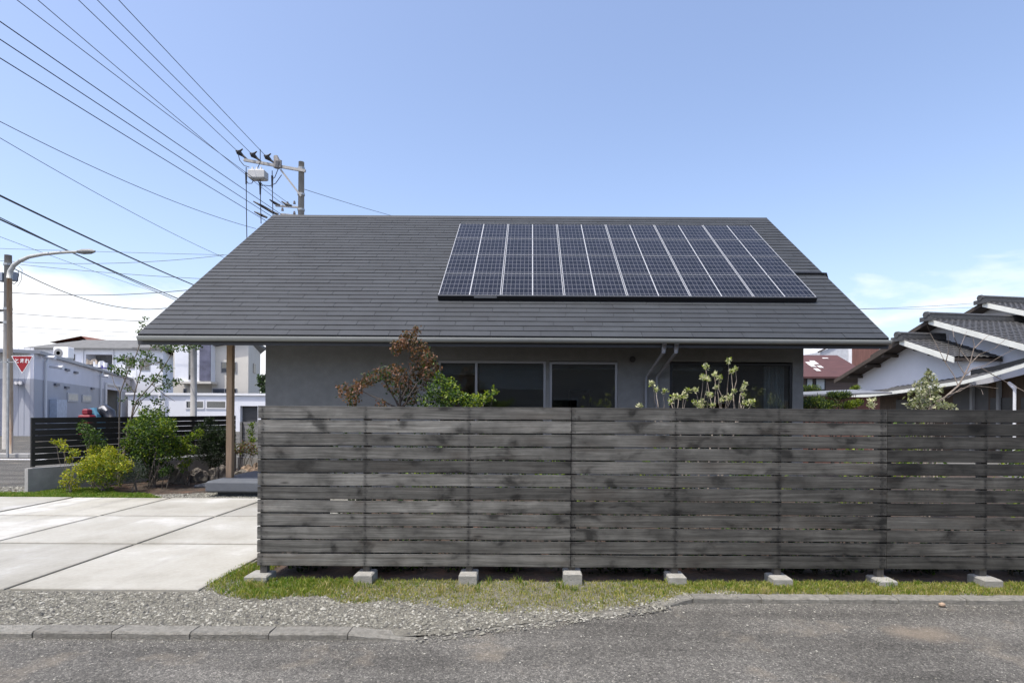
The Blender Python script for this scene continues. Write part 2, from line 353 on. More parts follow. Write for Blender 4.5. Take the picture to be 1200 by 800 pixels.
L_BUD = G('bud_cream', (.56, .55, .34)); L_PINE = G('leaf_pine', (.04, .065, .018)); L_GRS = G('grass_green', (.10, .185, .012)); L_GRS2 = G('grass_dry', (.42, .35, .16)); L_GRS3 = G('grass_mid', (.27, .27, .055))

# ================================================================== THE SETTING
def interp(x, xs, ys): return float(np.interp(x, xs, ys))
ROADZ = -.05
KX = [-40, -.85, .55, .98, 1.44, 40]; KY = [4.15, 4.15, 4.64, 4.78, 4.99, 4.99]
def kerb_y(x): return interp(x, KX, KY)
struct('ground', MB().quad((-900, -300, -.10), (900, -300, -.10), (900, 1500, -.10), (-900, 1500, -.10)), GROUND)
struct('road', MB().add([(-40, -20, ROADZ), (40, -20, ROADZ)] + [(x, kerb_y(x) + .06, ROADZ) for x in (40, 1.44, .98, .55, -.85, -40)], [tuple(range(8))]), ASPH)
# side street to the left
struct('side_street', MB().add([(-60, 11.45, -.03), (-9.9, 11.45, -.03), (-9.3, 13, -.03), (-5.5, 20, -.03), (-3, 60, -.03), (-60, 60, -.03)], [(0, 1, 2, 3, 4, 5)]), m_asphalt('street_asphalt', .085))
# gravel verge between the slab, the fence and the kerb
def verge_z(x, y):
    ky = kerb_y(x)
    drop = interp(x, [-1.5, -.75, .7, 1.5], [0, 1, 1, 0])
    t = min(1, max(0, (y - ky) / .75))
    z = -.012 - .034 * drop * (1 - t)
    return z + .010 * mnoise.noise(Vector((x * 3.1, y * 3.1, 2)))
mb = MB(); xs = np.linspace(-12, 11, 185); nyv = 12
for x in xs:
    for j in range(nyv):
        y0 = kerb_y(x) + .05; y = y0 + (5.47 - y0) * j / (nyv - 1); mb.v.append((x, y, verge_z(x, y)))
for i in range(len(xs) - 1):
    for j in range(nyv - 1): mb.f.append((i * nyv + j, (i + 1) * nyv + j, (i + 1) * nyv + j + 1, i * nyv + j + 1)); mb.m.append(0)
struct('gravel_verge', mb, GRAVELB)
# garden ground (behind the fence and beyond the driveway)
mb = MB().add([(-12, 10.2, -.02), (-12, 11.4, -.02), (-9.6, 11.4, -.02), (-8, 14.6, -.02), (-5.2, 22, -.02), (12, 22, -.02), (12, 5.46, -.02), (-2.95, 5.46, -.02), (-2.95, 10.2, -.02)], [tuple(range(9))[::-1]])
struct('garden_soil', mb, SOIL)
# driveway: a gravel bed with nine-by-three concrete panels, joints open between them
drive = struct('driveway', MB().add([(-13, 5.08, -.012), (-2.93, 5.08, -.012), (-2.93, 10.24, -.012), (-13, 10.24, -.012)], [(0, 1, 2, 3)]), GRAVELB)
PX = [-13.44, -11.69, -9.94, -8.19, -6.44, -4.69, -2.94]; PY = [5.085, 6.81, 8.54, 10.25]
for i in range(6):
    for j in range(3):
        g = .026
        mb = MB().bevbox(PX[i] + g, PX[i + 1] - g, PY[j] + g, PY[j + 1] - g, -.09, .004 + .003 * ((i * 7 + j * 3) % 3 - 1), .006)
        obj('concrete_panel', mb, CONC, drive, ((PX[i] + PX[i + 1]) / 2, (PY[j] + PY[j + 1]) / 2, 0))
# kerbs
def kerb_stone(a, b, za, zb, w, parent):
    a = Vector(a); b = Vector(b); d = (b - a).normalized(); n = Vector((-d.y, d.x, 0)); gap = .004
    a = a + d * gap; b = b - d * gap; c = .012
    jit = lambda: random.uniform(-.003, .003)
    mb = MB()
    vs = []
    N = 6
    for k in range(N + 1):
        p = a.lerp(b, k / N); z = za + (zb - za) * k / N + jit()
        for off, zz in ((0, ROADZ - .05), (jit(), z - c), (c, z + jit()), (w, z), (w, ROADZ - .05)): vs.append(p + n * off + Vector((0, 0, zz)))
    fs = [(k * 5 + q, k * 5 + q + 1, k * 5 + q + 6, k * 5 + q + 5) for k in range(N) for q in range(4)]
    fs += [(0, 1, 2, 3, 4), tuple(N * 5 + q for q in (4, 3, 2, 1, 0))]
    mb.add(vs, [tuple(reversed(f)) for f in fs])
    return obj('kerbstone', mb, KERB, parent, (a + b) / 2)
kb = thing('kerb', '', '', (-.85, 4.15, 0)); del kb['label'], kb['category']; kb['kind'] = 'structure'
x = -1.32
kerb_stone((x, 4.15, 0), (-.83, 4.165, 0), .0, -.047, .135, kb)
while x > -6.5:
    kerb_stone((x - .575, 4.15 + random.uniform(-.005, .005), 0), (x, 4.15 + random.uniform(-.005, .005), 0), .0, .0, .135, kb); x -= .575
kb = thing('kerb', '', '', (1.44, 4.99, 0)); del kb['label'], kb['category']; kb['kind'] = 'structure'
kerb_stone((-.40, 4.31, 0), (.05, 4.465, 0), -.0475, -.0475, .14, kb); kerb_stone((.05, 4.465, 0), (.50, 4.62, 0), -.0475, -.0475, .14, kb); kerb_stone((.50, 4.62, 0), (.98, 4.78, 0), -.046, -.042, .12, kb); kerb_stone((.98, 4.78, 0), (1.44, 4.99, 0), -.042, .0, .12, kb)
x = 1.44
while x < 6.8:
    kerb_stone((x, 4.99 + random.uniform(-.003, .003), 0), (x + .6, 4.99, 0), .0, .0, .11, kb); x += .6

# loose gravel: countless small stones
ICO = [(0, 0, -1), (.72, -.53, -.45), (-.28, -.85, -.45), (-.89, 0, -.45), (-.28, .85, -.45), (.72, .53, -.45), (.28, -.85, .45), (-.72, -.53, .45), (-.72, .53, .45), (.28, .85, .45), (.89, 0, .45), (0, 0, 1)]
ICOF = [(0, 1, 2), (1, 0, 5), (0, 2, 3), (0, 3, 4), (0, 4, 5), (1, 5, 10), (2, 1, 6), (3, 2, 7), (4, 3, 8), (5, 4, 9), (1, 10, 6), (2, 6, 7), (3, 7, 8), (4, 8, 9), (5, 9, 10), (6, 10, 11), (7, 6, 11), (8, 7, 11), (9, 8, 11), (10, 9, 11)]
OCT = [(1, 0, 0), (0, 1, 0), (-1, 0, 0), (0, -1, 0), (0, 0, 1), (0, 0, -.6)]
OCTF = [(0, 1, 4), (1, 2, 4), (2, 3, 4), (3, 0, 4), (1, 0, 5), (2, 1, 5), (3, 2, 5), (0, 3, 5)]
def stones_mesh(name, pts, sizes, mats, weights, parent=None):
    n = len(pts); base = np.array(OCT); bf = np.array(OCTF)
    pts = np.array(pts); sizes = np.array(sizes)
    v = base[None] * (1 + RNG.uniform(-.35, .35, (n, len(base), 3)))
    v *= np.stack([sizes * RNG.uniform(.8, 1.5, n), sizes * RNG.uniform(.7, 1.1, n), sizes * RNG.uniform(.45, .8, n)], 1)[:, None, :]
    th = RNG.uniform(0, 6.28, n); c, s = np.cos(th)[:, None], np.sin(th)[:, None]
    v = np.stack([v[:, :, 0] * c - v[:, :, 1] * s, v[:, :, 0] * s + v[:, :, 1] * c, v[:, :, 2]], 2) + pts[:, None, :]
    f = bf[None] + (np.arange(n) * len(base))[:, None, None]
    me = bpy.data.meshes.new(name); me.from_pydata(v.reshape(-1, 3).tolist(), [], f.reshape(-1, 3).tolist())
    for m in mats: me.materials.append(m)
    mi = np.repeat(RNG.choice(len(mats), n, p=weights), len(bf)); me.polygons.foreach_set('material_index', mi.astype(np.int32)); me.update()
    o = bpy.data.objects.new(name, me); COL.objects.link(o); o['kind'] = 'stuff'
    if parent: o.parent = parent
    return o
GX = [-3.1, -2.75, -2.4, -1.9, -1.55, -1.1, -.5, -.1, .3, .75, 1.2, 1.45, 9]; GY = [5.35, 5.0, 4.86, 5.02, 4.80, 4.86, 4.66, 4.68, 4.66, 4.80, 4.95, 5.10, 5.10]
def grass_front(x): return interp(x, GX, GY) + .05 * mnoise.noise(Vector((x * 6, 0, 5))) + .03 * mnoise.noise(Vector((x * 17, 3, 5)))
pts = []; sz = []
for _ in range(30000):
    x = random.uniform(-6, 1.9); ky = kerb_y(x); edge = ky + (.165 if x < -.85 else .02); y = random.uniform(edge - (.10 if -.9 < x < 1.2 else 0), 5.3)
    if x < -2.98 and y > 5.075: continue
    if y > grass_front(x) + random.uniform(-.02, .25): continue
    if -.9 < x < 1.2 and y < ky + .10 and random.random() < .6: continue
    s = random.choice((.006, .008, .010, .013)) * random.uniform(.7, 1.25)
    if random.random() < .01: s *= 1.8
    pts.append((x, y, max(verge_z(x, y), ROADZ) + s * .25)); sz.append(s)
stones_mesh('loose_gravel', pts, sz, STONES, [.42, .32, .17, .09])
pts = []; sz = []
for _ in range(5200):                       # chippings strewn over the road, thickest along the kerb
    x = random.uniform(-4.5, 4.8); ky = kerb_y(x)
    y = ky - random.expovariate(1 / .09) - .003 if random.random() < .35 else random.uniform(2.4, ky)
    s = random.uniform(.0025, .0055) if random.random() < .93 else random.uniform(.006, .010)
    pts.append((x, y, ROADZ + s * .3)); sz.append(s)
stones_mesh('road_chippings', pts, sz, STONES, [.35, .15, .45, .05])
pts = []; sz = []
for _ in range(9000):                       # gravel beyond the driveway panels
    x = random.uniform(-8.2, -4.6); y = random.uniform(10.28, 11.35)
    if y > 10.36 + (x + 8.0) * .32 + .1 * mnoise.noise(Vector((x * 3, y * 3, 1))): continue
    s = random.uniform(.010, .022); pts.append((x, y, -.018 + s * .3)); sz.append(s)
for _ in range(3000):
    x = random.uniform(-14, -9.5); y = random.uniform(10.6, 11.6); s = random.uniform(.012, .03); pts.append((x, y, -.02 + s * .3)); sz.append(s)
stones_mesh('bed_gravel', pts, sz, STONES, [.35, .45, .12, .08])
# grass blades
def blades(name, pts, hts, wid, mats, mi):
    n = len(pts); p = np.array(pts); h = np.array(hts); th = RNG.uniform(0, 6.28, n); w = RNG.uniform(.7, 1.3, n) * wid
    lx = RNG.normal(0, .38, n) * h; ly = RNG.normal(0, .38, n) * h
    d = np.stack([np.cos(th) * w, np.sin(th) * w, np.zeros(n)], 1)
    mid = p + np.stack([lx * .35, ly * .35, h * .6], 1); tip = p + np.stack([lx, ly, h * .95], 1)
    v = np.stack([p - d, p + d, mid - d * .75, mid + d * .75, tip], 1).reshape(-1, 3)
    k = np.arange(n) * 5
    q = np.stack([k, k + 1, k + 3, k + 2], 1).tolist(); t = np.stack([k + 2, k + 3, k + 4], 1).tolist()
    me = bpy.data.meshes.new(name); me.from_pydata(v.tolist(), [], q + t)
    for m in mats: me.materials.append(m)
    me.polygons.foreach_set('material_index', np.concatenate([mi, mi]).astype(np.int32)); me.update()
    o = bpy.data.objects.new(name, me); COL.objects.link(o); o['kind'] = 'stuff'; return o
FXW = (302 - CX) * 5.44 / F
pts = []; ht = []; mi = []
while len(pts) < 46000:
    x = random.uniform(-3.0, 5.6); gf = grass_front(x); y = random.uniform(gf, 6.0 if x < -2.6 else 5.47)
    if x < -2.93 and y < 5.3 and random.random() < .6: continue
    dn = mnoise.noise(Vector((x * 2.3, y * 4, 9))); dn2 = mnoise.noise(Vector((x * 9, y * 11, 3)))
    lush = interp(x, [-2.9, -2.3, -1.2, 0.2, 1.3, 2, 5.5], [.8, 1.15, .28, .12, .5, .55, .42]) + .32 * dn
    t = (y - gf)
    if random.random() > min(1, .25 + t * 4 + .5 * dn2 + .5 * lush): continue
    green = random.random() < lush * min(1, .55 + t * 2.0)
    pts.append((x, y, max(verge_z(x, y), -.02) - .004 if y > 5.4 else verge_z(x, y) - .004)); ht.append(random.uniform(.014, .036) * (.7 + 1.0 * max(0, lush)) * (1 + .5 * dn2))
    mi.append(0 if green and random.random() < .55 else (2 if green or random.random() < .72 else 1))
for _ in range(70):
    cx = random.choice([FXW + .05 + .988 * q for q in range(9)]) + random.gauss(0, .18) if random.random() < .6 else random.uniform(-2.9, 5.5)
    cy = random.uniform(max(grass_front(cx), 5.1), 5.42); hh = random.uniform(.05, .11); dead = random.random() < .35
    for _k in range(random.randint(8, 22)):
        x, y = cx + random.gauss(0, .02), cy + random.gauss(0, .02); pts.append((x, y, verge_z(x, y) - .004)); ht.append(hh * random.uniform(.6, 1.1)); mi.append(1 if dead else random.choice((0, 0, 2)))
blades('verge_grass', pts, ht, .0028, [L_GRS, L_GRS2, L_GRS3], np.array(mi))
pts = []; ht = []; mi = []
while len(pts) < 34000:
    x = random.uniform(-11.5, -6.6); y = random.uniform(10.22, 11.7)
    if y > interp(x, [-9.5, -8.4, -7.6, -6.6], [11.5, 11.35, 10.75, 10.35]) + .12 * math.sin(x * 5): continue
    if x > -7.2 and y > 10.36 + (-6.5 - x) * .5: continue
    if x < -9.35 and y > 10.75: continue
    pts.append((x, y, -.02)); ht.append(random.uniform(.025, .06)); mi.append(2 if random.random() < .25 else 0)
blades('garden_grass', pts, ht, .005, [L_GRS, L_GRS2, L_GRS3], np.array(mi))

# ================================================================== THE FENCE
FY = 5.44; FX0 = (302 - CX) * FY / F; PITCH = .988; BTOP = 1.657; BBOT = .126
fence = thing('slat_fence', 'long weathered grey board fence standing on small concrete footings in the grass', 'fence', (FX0 + 3.5, FY + .06, 0))
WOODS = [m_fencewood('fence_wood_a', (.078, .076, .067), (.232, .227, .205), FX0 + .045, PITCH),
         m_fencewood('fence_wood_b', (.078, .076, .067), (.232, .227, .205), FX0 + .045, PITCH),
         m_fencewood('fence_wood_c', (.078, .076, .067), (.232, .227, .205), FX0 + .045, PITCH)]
NB = 12; BP = (BTOP - BBOT) / NB
secs = [(FX0, FX0 + 3.0), (FX0 + 3.0, FX0 + 6.02), (FX0 + 6.02, FX0 + 9.0)]
for si, (xa, xb) in enumerate(secs):
    prev = [0] * 13
    for k in range(NB):
        z0 = BBOT + k * BP; N = 12; vs = []
        gap = random.uniform(.0085, .0145); bow = random.uniform(-.0018, .0018); ph = random.uniform(0, 6)
        for i in range(N + 1):
            x = xa + .0025 + (xb - xa - .005) * i / N
            w1 = .0012 * math.sin(ph + i * .7); w2 = .0012 * math.sin(ph * 1.7 + i * .5) + bow * math.sin(math.pi * i / N)
            yb = FY + random.uniform(-.0015, .0015)
            zb = z0 + gap / 2 + w1; zt = z0 + BP - gap / 2 + w2
            if k == NB - 1: zt = z0 + BP + w2 * .6
            c = .003
            vs += [(x, yb + .024, zb), (x, yb + c, zb), (x, yb, zb + c), (x, yb, zt - c), (x, yb + c, zt), (x, yb + .024, zt)]
        fs = [(i * 6 + q, i * 6 + 6 + q, i * 6 + 6 + (q + 1) % 6, i * 6 + (q + 1) % 6) for i in range(N) for q in range(6)]
        fs += [tuple(range(6)), tuple(N * 6 + q for q in range(6))[::-1]]
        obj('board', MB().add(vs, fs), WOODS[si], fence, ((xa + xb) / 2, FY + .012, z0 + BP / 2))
POSTW = mat('fence_post_wood', (.115, .105, .09), .85, .25, 6, (6, 6, 1), bump=.3, bscale=30)
FOOT = [(.055, 0), (.062, .0), (.068, -.0), (.085, -.01), (.06, 0), (.05, 0), (.035, 0), (.05, 0), (.05, 0)]
for i in range(9):
    x = FX0 + .05 + PITCH * i
    post = obj('post', MB().bevbox(x - .032, x + .032, FY + .028, FY + .092, .02, BTOP - .012, .004), POSTW, fence, (x, FY + .06, 0))
    h = FOOT[i][0]; sx = .088 + random.uniform(-.004, .006)
    if i == 0: obj('footing', MB().bevbox(x - .13, x + .08, FY - .085, FY + .13, -.12, h, .012), CONC2, post)
    else: obj('footing', MB().bevbox(x - sx, x + sx, FY - .10 + random.uniform(-.01, .02), FY + .12, -.14, h + .014, .012), CONC2, post)
for k in range(NB):
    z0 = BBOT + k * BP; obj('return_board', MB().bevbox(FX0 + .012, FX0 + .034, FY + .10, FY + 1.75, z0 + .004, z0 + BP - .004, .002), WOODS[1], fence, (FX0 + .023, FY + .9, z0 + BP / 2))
obj('post', MB().bevbox(FX0 + .036, FX0 + .10, FY + 1.65, FY + 1.71, -.02, BTOP - .012, .004), POSTW, fence)
mb = MB()
for i in range(9):
    for k in range(NB):
        for dz in (.03, .095):
            for dx in ((-.02, .02) if i in (3, 6) else (random.uniform(-.012, .012),)):
                x = FX0 + .05 + PITCH * i + dx; z = BBOT + k * BP + dz + random.uniform(-.006, .006)
                mb.tube([(x, FY - .0035, z), (x, FY + .003, z)], .0042, 6)
obj('nail_heads', mb, BLACKM, fence, kind='stuff')
# back rail, keeps the two board ends together at joints
for xx in (FX0 + 3.0, FX0 + 6.02):
    obj('joint_batten', MB().box(xx - .055, xx + .055, FY + .0255, FY + .0275, BBOT + .03, BTOP - .03), BLACKM, fence)

# ================================================================== THE HOUSE
EY, EZ = 10.2, 2.934; RY, RZ = 15.5, 6.84; RX0, RX1 = -7.03, 6.42
SL = math.hypot(RY - EY, RZ - EZ); UP = Vector((0, (RY - EY) / SL, (RZ - EZ) / SL)); NR = Vector((0, -UP.z, UP.y))
WY = 11.1; WX0, WX1 = -5.16, 5.33; BY = 17.7; BACK_Y = 18.5; BACK_Z = RZ - (BACK_Y - RY) * UP.z / UP.y
house = thing('gable_house', 'low single storey house with dark grey shingled gable roof behind the board fence', 'house', (0, 14, 0))
TD = .10                                                        # tile surface to deck underside
def under(y): return (EZ + (y - EY) * UP.z / UP.y if y < RY else RZ - (y - RY) * UP.z / UP.y) - .16
# walls: front wall in pieces around the openings, side walls, back wall
T = .14; WTOP = under(WY) - .004
wins = [P(513, 423, WY).x, P(640, 423, WY).x, P(644, 423, WY).x, P(724, 423, WY).x, P(785, 424, WY).x, P(929, 424, WY).x]
wz1 = P(600, 422.5, WY).z; wz0 = .45
mb = MB()
segs = [(WX0, wins[0]), (wins[1], wins[2]), (wins[3], wins[4]), (wins[5], WX1)]
for a, b_ in segs: mb.box(a, b_, WY, WY + T, wz0, wz1)
mb.box(WX0, WX1, WY, WY + T, wz1, WTOP); mb.box(WX0, WX1, WY, WY + T, -.15, wz0)
obj('wall', mb, STUCCO, house)
for x0, x1 in ((WX0, WX0 + T), (WX1 - T, WX1)):
    poly = [(x0, WY + T, -.15), (x0, BY, -.15), (x0, BY, under(BY)), (x0, RY, under(RY)), (x0, WY + T, under(WY + T))]
    obj('wall', MB().prism(poly, (x1 - x0, 0, 0)), STUCCO, house)
obj('wall', MB().box(WX0 + T, WX1 - T, BY - T, BY, -.15, under(BY) - .004), STUCCO, house)
mb = MB().box(WX0 + T, WX1 - T, WY + T, BY - T, .0, .3); obj('floor', mb, mat('oak_floor', (.16, .11, .07), .5, .2, 3), house)
obj('partition', MB().box(WX0 + T, WX1 - T, 15.0, 15.12, .3, 3.2), mat('room_wall', (.5, .48, .45), .8, .05, 2), house)
obj('ceiling', MB().box(WX0 + T, WX1 - T, WY + T, BY - T, 2.72, 2.76), mat('room_ceiling', (.2, .16, .12), .8, .05, 2), house)
# windows
def window(x0, x1, z0, z1, y, parent, fm, gm, mull=(), fw=.045, dep=.06, name='window'):
    mb = MB()
    mb.box(x0, x1, y, y + dep, z1 - fw, z1); mb.box(x0, x1, y, y + dep, z0, z0 + fw)
    mb.box(x0, x0 + fw, y, y + dep, z0 + fw, z1 - fw); mb.box(x1 - fw, x1, y, y + dep, z0 + fw, z1 - fw)
    for m_ in mull: mb.box(m_ - fw / 2, m_ + fw / 2, y + .004, y + dep, z0 + fw, z1 - fw)
    w = obj(name, mb, fm, parent)
    ed = [x0 + fw] + [v for m_ in mull for v in (m_ - fw / 2, m_ + fw / 2)] + [x1 - fw]
    for a, b_ in zip(ed[::2], ed[1::2]):
        obj('pane', MB().box(a, b_, y + dep * .45, y + dep * .55, z0 + fw, z1 - fw), gm, w)
    return w
E = .004
m1 = P(558, 430, WY).x
w = window(wins[0] + E, wins[1] - E, wz0 + E, wz1 - E, WY + .015, house, ALU, GLASS, (m1,))
w = window(wins[2] + E, wins[3] - E, wz0 + E, wz1 - E - .01, WY + .015, house, ALU, GLASS)
w = window(wins[4] + E, wins[5] - E, wz0 + E, wz1 - E - .02, WY + .015, house, BLACKM, GLASS, (P(857, 430, WY).x,))
BLIND = mat('roller_blind', (.16, .16, .165), .9, .05, 3)
for a, b_, zb in ((wins[0] + .06, m1 - .04, 2.30), (m1 + .04, wins[1] - .06, 2.02), (wins[2] + .06, wins[3] - .06, 2.42), (wins[4] + .06, P(850, 430, WY).x, 2.40)):
    obj('roller_blind', MB().box(a, b_, WY + .10, WY + .104, zb, wz1 - .05).tube([(a, WY + .11, wz1 - .03), (b_, WY + .11, wz1 - .03)], .025, 8), BLIND, house)
ct = MB(); ca, cb = P(900, 430, WY).x, P(924, 430, WY).x; nf = 28
ct.add([(ca + (cb - ca) * q / nf, WY + .20 + .03 * math.sin(q * 1.7), z) for z in (.34, wz1 - .06) for q in range(nf + 1)], [(q, q + 1, nf + 2 + q, nf + 1 + q) for q in range(nf)])
obj('curtain', ct, mat('curtain_pale', (.42, .42, .43), .9, .05, 3), house)
# a bench and a lattice screen stand in the dark room
obj('shelf', MB().box(-.9, .15, 13.6, 13.9, .3, 1.55).box(1.0, 1.5, 14.1, 14.5, .3, 2.1), DARK, house)
# roof deck (front and back slope as one bent slab), soffit boards underneath
def deckpoly(x): 
    t1, t2 = .02, .16
    return [(x, EY + .01, EZ - t1 - .012), (x, RY, RZ - t1), (x, BACK_Y, BACK_Z - t1), (x, BACK_Y, BACK_Z - t2), (x, RY, RZ - t2), (x, EY + .01, EZ - t2 - .012)]
roof = obj('roof', MB().prism(deckpoly(RX0 + .012), (RX1 - RX0 - .024, 0, 0)), TRIM, house)
obj('verge_trim', MB().prism([(RX0 - .006, EY - .0, EZ - .15), (RX0 - .006, EY, EZ + .012), (RX0 - .006, RY, RZ + .014), (RX0 - .006, RY, RZ - .14)], (.014, 0, 0)), TRIM, roof)
obj('verge_trim', MB().prism([(RX1 - .008, EY - .0, EZ - .15), (RX1 - .008, EY, EZ + .012), (RX1 - .008, RY, RZ + .014), (RX1 - .008, RY, RZ - .14)], (.014, 0, 0)), TRIM, roof)
obj('fascia', MB().box(RX0 + .012, RX1 - .012, EY - .016, EY + .008, EZ - .19, EZ - .02), TRIM, roof)
obj('ridge_cap', MB().prism([(RX0, RY - .12, RZ - .085), (RX0, RY, RZ + .03), (RX0, RY + .12, RZ - .085), (RX0, RY, RZ + .012)], (RX1 - RX0, 0, 0)), SLATE, roof)
# shingles
NROW = 36; EX = SL / NROW; TW = .91; TH = .014
def tile_verts(w, l):
    z0, z1 = TH * .35, TH * 1.35
    return [(-w / 2, 0, z0), (w / 2, 0, z0), (w / 2, 0, z1), (-w / 2, 0, z1), (-w / 2, l, -.004), (w / 2, l, -.004), (w / 2, l, .004), (-w / 2, l, .004)]
TF = [(0, 1, 2, 3), (3, 2, 6, 7), (7, 6, 5, 4), (4, 5, 1, 0), (1, 5, 6, 2), (0, 3, 7, 4)]
tile_me = bpy.data.meshes.new('shingle'); tile_me.from_pydata(tile_verts(1.0, EX + .05), [], TF); tile_me.materials.append(SLATE)
rot = Matrix((Vector((1, 0, 0)), UP, NR)).transposed().to_4x4()
hl = ORG[house.name]
ntile = 0; sv, sf, sr = [], [], []
for r in range(NROW):
    off = (r * .37 + random.uniform(-.08, .08)) % TW
    x = RX0 + .01 - off
    base = Vector((0, EY, EZ)) + UP * (r * EX - (.02 if r == 0 else 0))
    ln = min(EX + .05, SL - r * EX)
    while x < RX1 - .01:
        a = max(x + .003, RX0 + .01); b_ = min(x + TW - .003, RX1 - .01); x += TW
        if b_ - a < .03: continue
        c = base + Vector(((a + b_) / 2, 0, 0)) + NR * random.uniform(-.0015, .0015)
        if r < 18 and ntile < 300:
            o = bpy.data.objects.new('shingle', tile_me); COL.objects.link(o); o.parent = roof
            o.matrix_local = Matrix.Translation(c - hl) @ rot @ Matrix.Diagonal((b_ - a, 1, 1, 1)); ntile += 1
        else:
            k = len(sv); sv += [tuple(c + rot.to_3x3() @ Vector(p)) for p in tile_verts(b_ - a, ln)]; sf += [tuple(q + k for q in f) for f in TF]; sr += [random.random()] * 6
# rear slope rows
UPB = Vector((0, -UP.y, UP.z)); NRB = Vector((0, UP.z, UP.y)); rotb = Matrix((Vector((-1, 0, 0)), UPB, NRB)).transposed()
LB = math.hypot(BACK_Y - RY, RZ - BACK_Z)
for r in range(int(LB / EX)):
    c0 = Vector((0, RY, RZ)) - UPB * (LB - r * EX)
    for q in range(15):
        xa = RX0 + .01 + q * .8955; k = len(sv); cc = c0 + Vector((xa + .4477, 0, 0))
        sv += [tuple(cc + rotb @ Vector(p)) for p in tile_verts(.89, min(EX + .05, LB - r * EX))]; sf += [tuple(w_ + k for w_ in f) for f in TF]; sr += [random.random()] * 6
me = bpy.data.meshes.new('shingle_rows'); me.from_pydata([tuple(Vector(p) - hl) for p in sv], [], sf); me.materials.append(SLATEA)
at = me.attributes.new('rnd', 'FLOAT', 'FACE'); at.data.foreach_set('value', sr); me.update()
o = bpy.data.objects.new('shingle_rows', me); COL.objects.link(o); o.parent = roof; o['kind'] = 'stuff'
# gutter: open half-round along the eave, with end caps and hooks
gx0, gx1 = P(161, 396, 10.1).x, P(1044.5, 396, 10.1).x
mb = MB(); prof = []
for k in range(9):
    th = math.pi * (1 + k / 8); prof.append((10.125 + .055 * math.cos(th), EZ - .065 + .06 * math.sin(th)))
prof = [(prof[0][0], EZ - .048)] + prof + [(prof[-1][0], EZ - .048)]
inner = [(10.125 + (y - 10.125) * .93, z + .004) for y, z in prof]
ring = prof + inner[::-1]; n = len(ring)
mb.add([(gx, y, z) for gx in (gx0, gx1) for y, z in ring], [(i, (i + 1) % n, n + (i + 1) % n, n + i) for i in range(n)])
for gx in (gx0, gx1): mb.add([(gx, y, z) for y, z in prof], [tuple(range(len(prof)))])
gut = obj('gutter', mb, GUTTER, house, smooth=False)
x = gx0 + .3
hooks = MB()
while x < gx1: hooks.box(x - .01, x + .01, 10.075, 10.175, EZ - .054, EZ - .047); x += .6
obj('gutter_hooks', hooks, GUTTER, gut, kind='stuff')
# downpipes: swan neck from the gutter back to the wall
for px0, px1 in ((778.5, 757), (793, 769.5)):
    a = P(px0, 402, 10.125); b_ = P(px0 - 1, 413, 10.2); c = P(px1 + 2, 439, WY - .06); d = Vector((P(px1, 460, WY - .06).x, WY - .06, 0.0))
    e = Vector((d.x, d.y, c.z - .06))
    mb = MB().tube([a + Vector((0, 0, .03)), b_, b_ + (c - b_) * .04, c, e, d], [.034, .034, .03, .028, .028, .028], 10)
    dp = obj('downpipe', mb, PIPE, house, smooth=True)
    obj('pipe_collar', MB().tube([a, b_], [.045, .036], 10), PIPE, dp, smooth=True)
obj('wall_vent', MB().tube([(P(741, 421, WY).x, WY - .03, P(741, 421, WY).z), (P(741, 421, WY).x, WY, P(741, 421, WY).z)], .06, 12), TRIM, house)
# porch: timber post on a floating mortar step
pp = P(268.2, 500, 10.95); pw = .053
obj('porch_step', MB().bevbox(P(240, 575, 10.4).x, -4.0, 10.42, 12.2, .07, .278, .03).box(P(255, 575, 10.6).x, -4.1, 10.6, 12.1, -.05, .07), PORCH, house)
obj('porch_post', MB().bevbox(pp.x - pw, pp.x + pw, 10.95, 10.95 + 2 * pw, .27, under(10.95) + .0, .004), TIMBER, house)
obj('porch_beam', MB().box(-6.9, WX0, 10.96, 11.05, under(10.95) - .02, under(10.95) + .08), TRIM, house)
# ------------------------------------------------------------------ solar array
AL, AR, T0, T1 = -1.84, 5.68, .219, .862
arr = thing('solar_array', 'blue-black solar array with white grid lines on the dark shingled roof', 'solar panels', Vector((0, EY, EZ)) + UP * SL * T0)
ao = ORG[arr.name]
MW = (AR - AL) / 6; MH = SL * (T1 - T0) / 4
FRW = mat('module_frame', (.36, .37, .38), .4, .05, 3, metal=.3)
fr = MB(); hw, hh = MW / 2 - .008, MH / 2 - .004; e = .016
fr.box(-hw, hw, -hh, -hh + e * .45, -.03, .004); fr.box(-hw, hw, hh - e * .45, hh, -.03, .004); fr.box(-hw, -hw + e, -hh + e * .45, hh - e * .45, -.03, .004); fr.box(hw - e, hw, -hh + e * .45, hh - e * .45, -.03, .004)
fr_me = mesh_of(fr, FRW); gl_me = mesh_of(MB().box(-hw + e, hw - e, -hh + e * .45, hh - e * .45, -.012, 0.0), SOLAR)
for j in range(4):
    for i in range(6):
        c = Vector((AL + MW * (i + .5), EY, EZ)) + UP * (SL * T0 + MH * (j + .5)) + NR * .115
        o = bpy.data.objects.new('solar_module', fr_me); COL.objects.link(o); o.parent = arr; o.matrix_local = Matrix.Translation(c - ao) @ rot
        g = bpy.data.objects.new('cell_sheet', gl_me); COL.objects.link(g); g.parent = o
for k in range(5):                                                # mounting rails, with feet on the shingles
    c = Vector((0, EY, EZ)) + UP * (SL * T0 + MH * min(max(k, .05), 3.95))
    mb = MB().bar(c + Vector((AL + .02, 0, 0)) + NR * .06, c + Vector((AR - .02, 0, 0)) + NR * .06, .05, .045)
    for q in range(7):
        p = c + Vector((AL + .1 + q * (AR - AL - .2) / 6, 0, 0)); mb.tube([p + NR * .0, p + NR * .06], .03, 6)
    obj('mounting_rail', mb, BLACKM, arr)
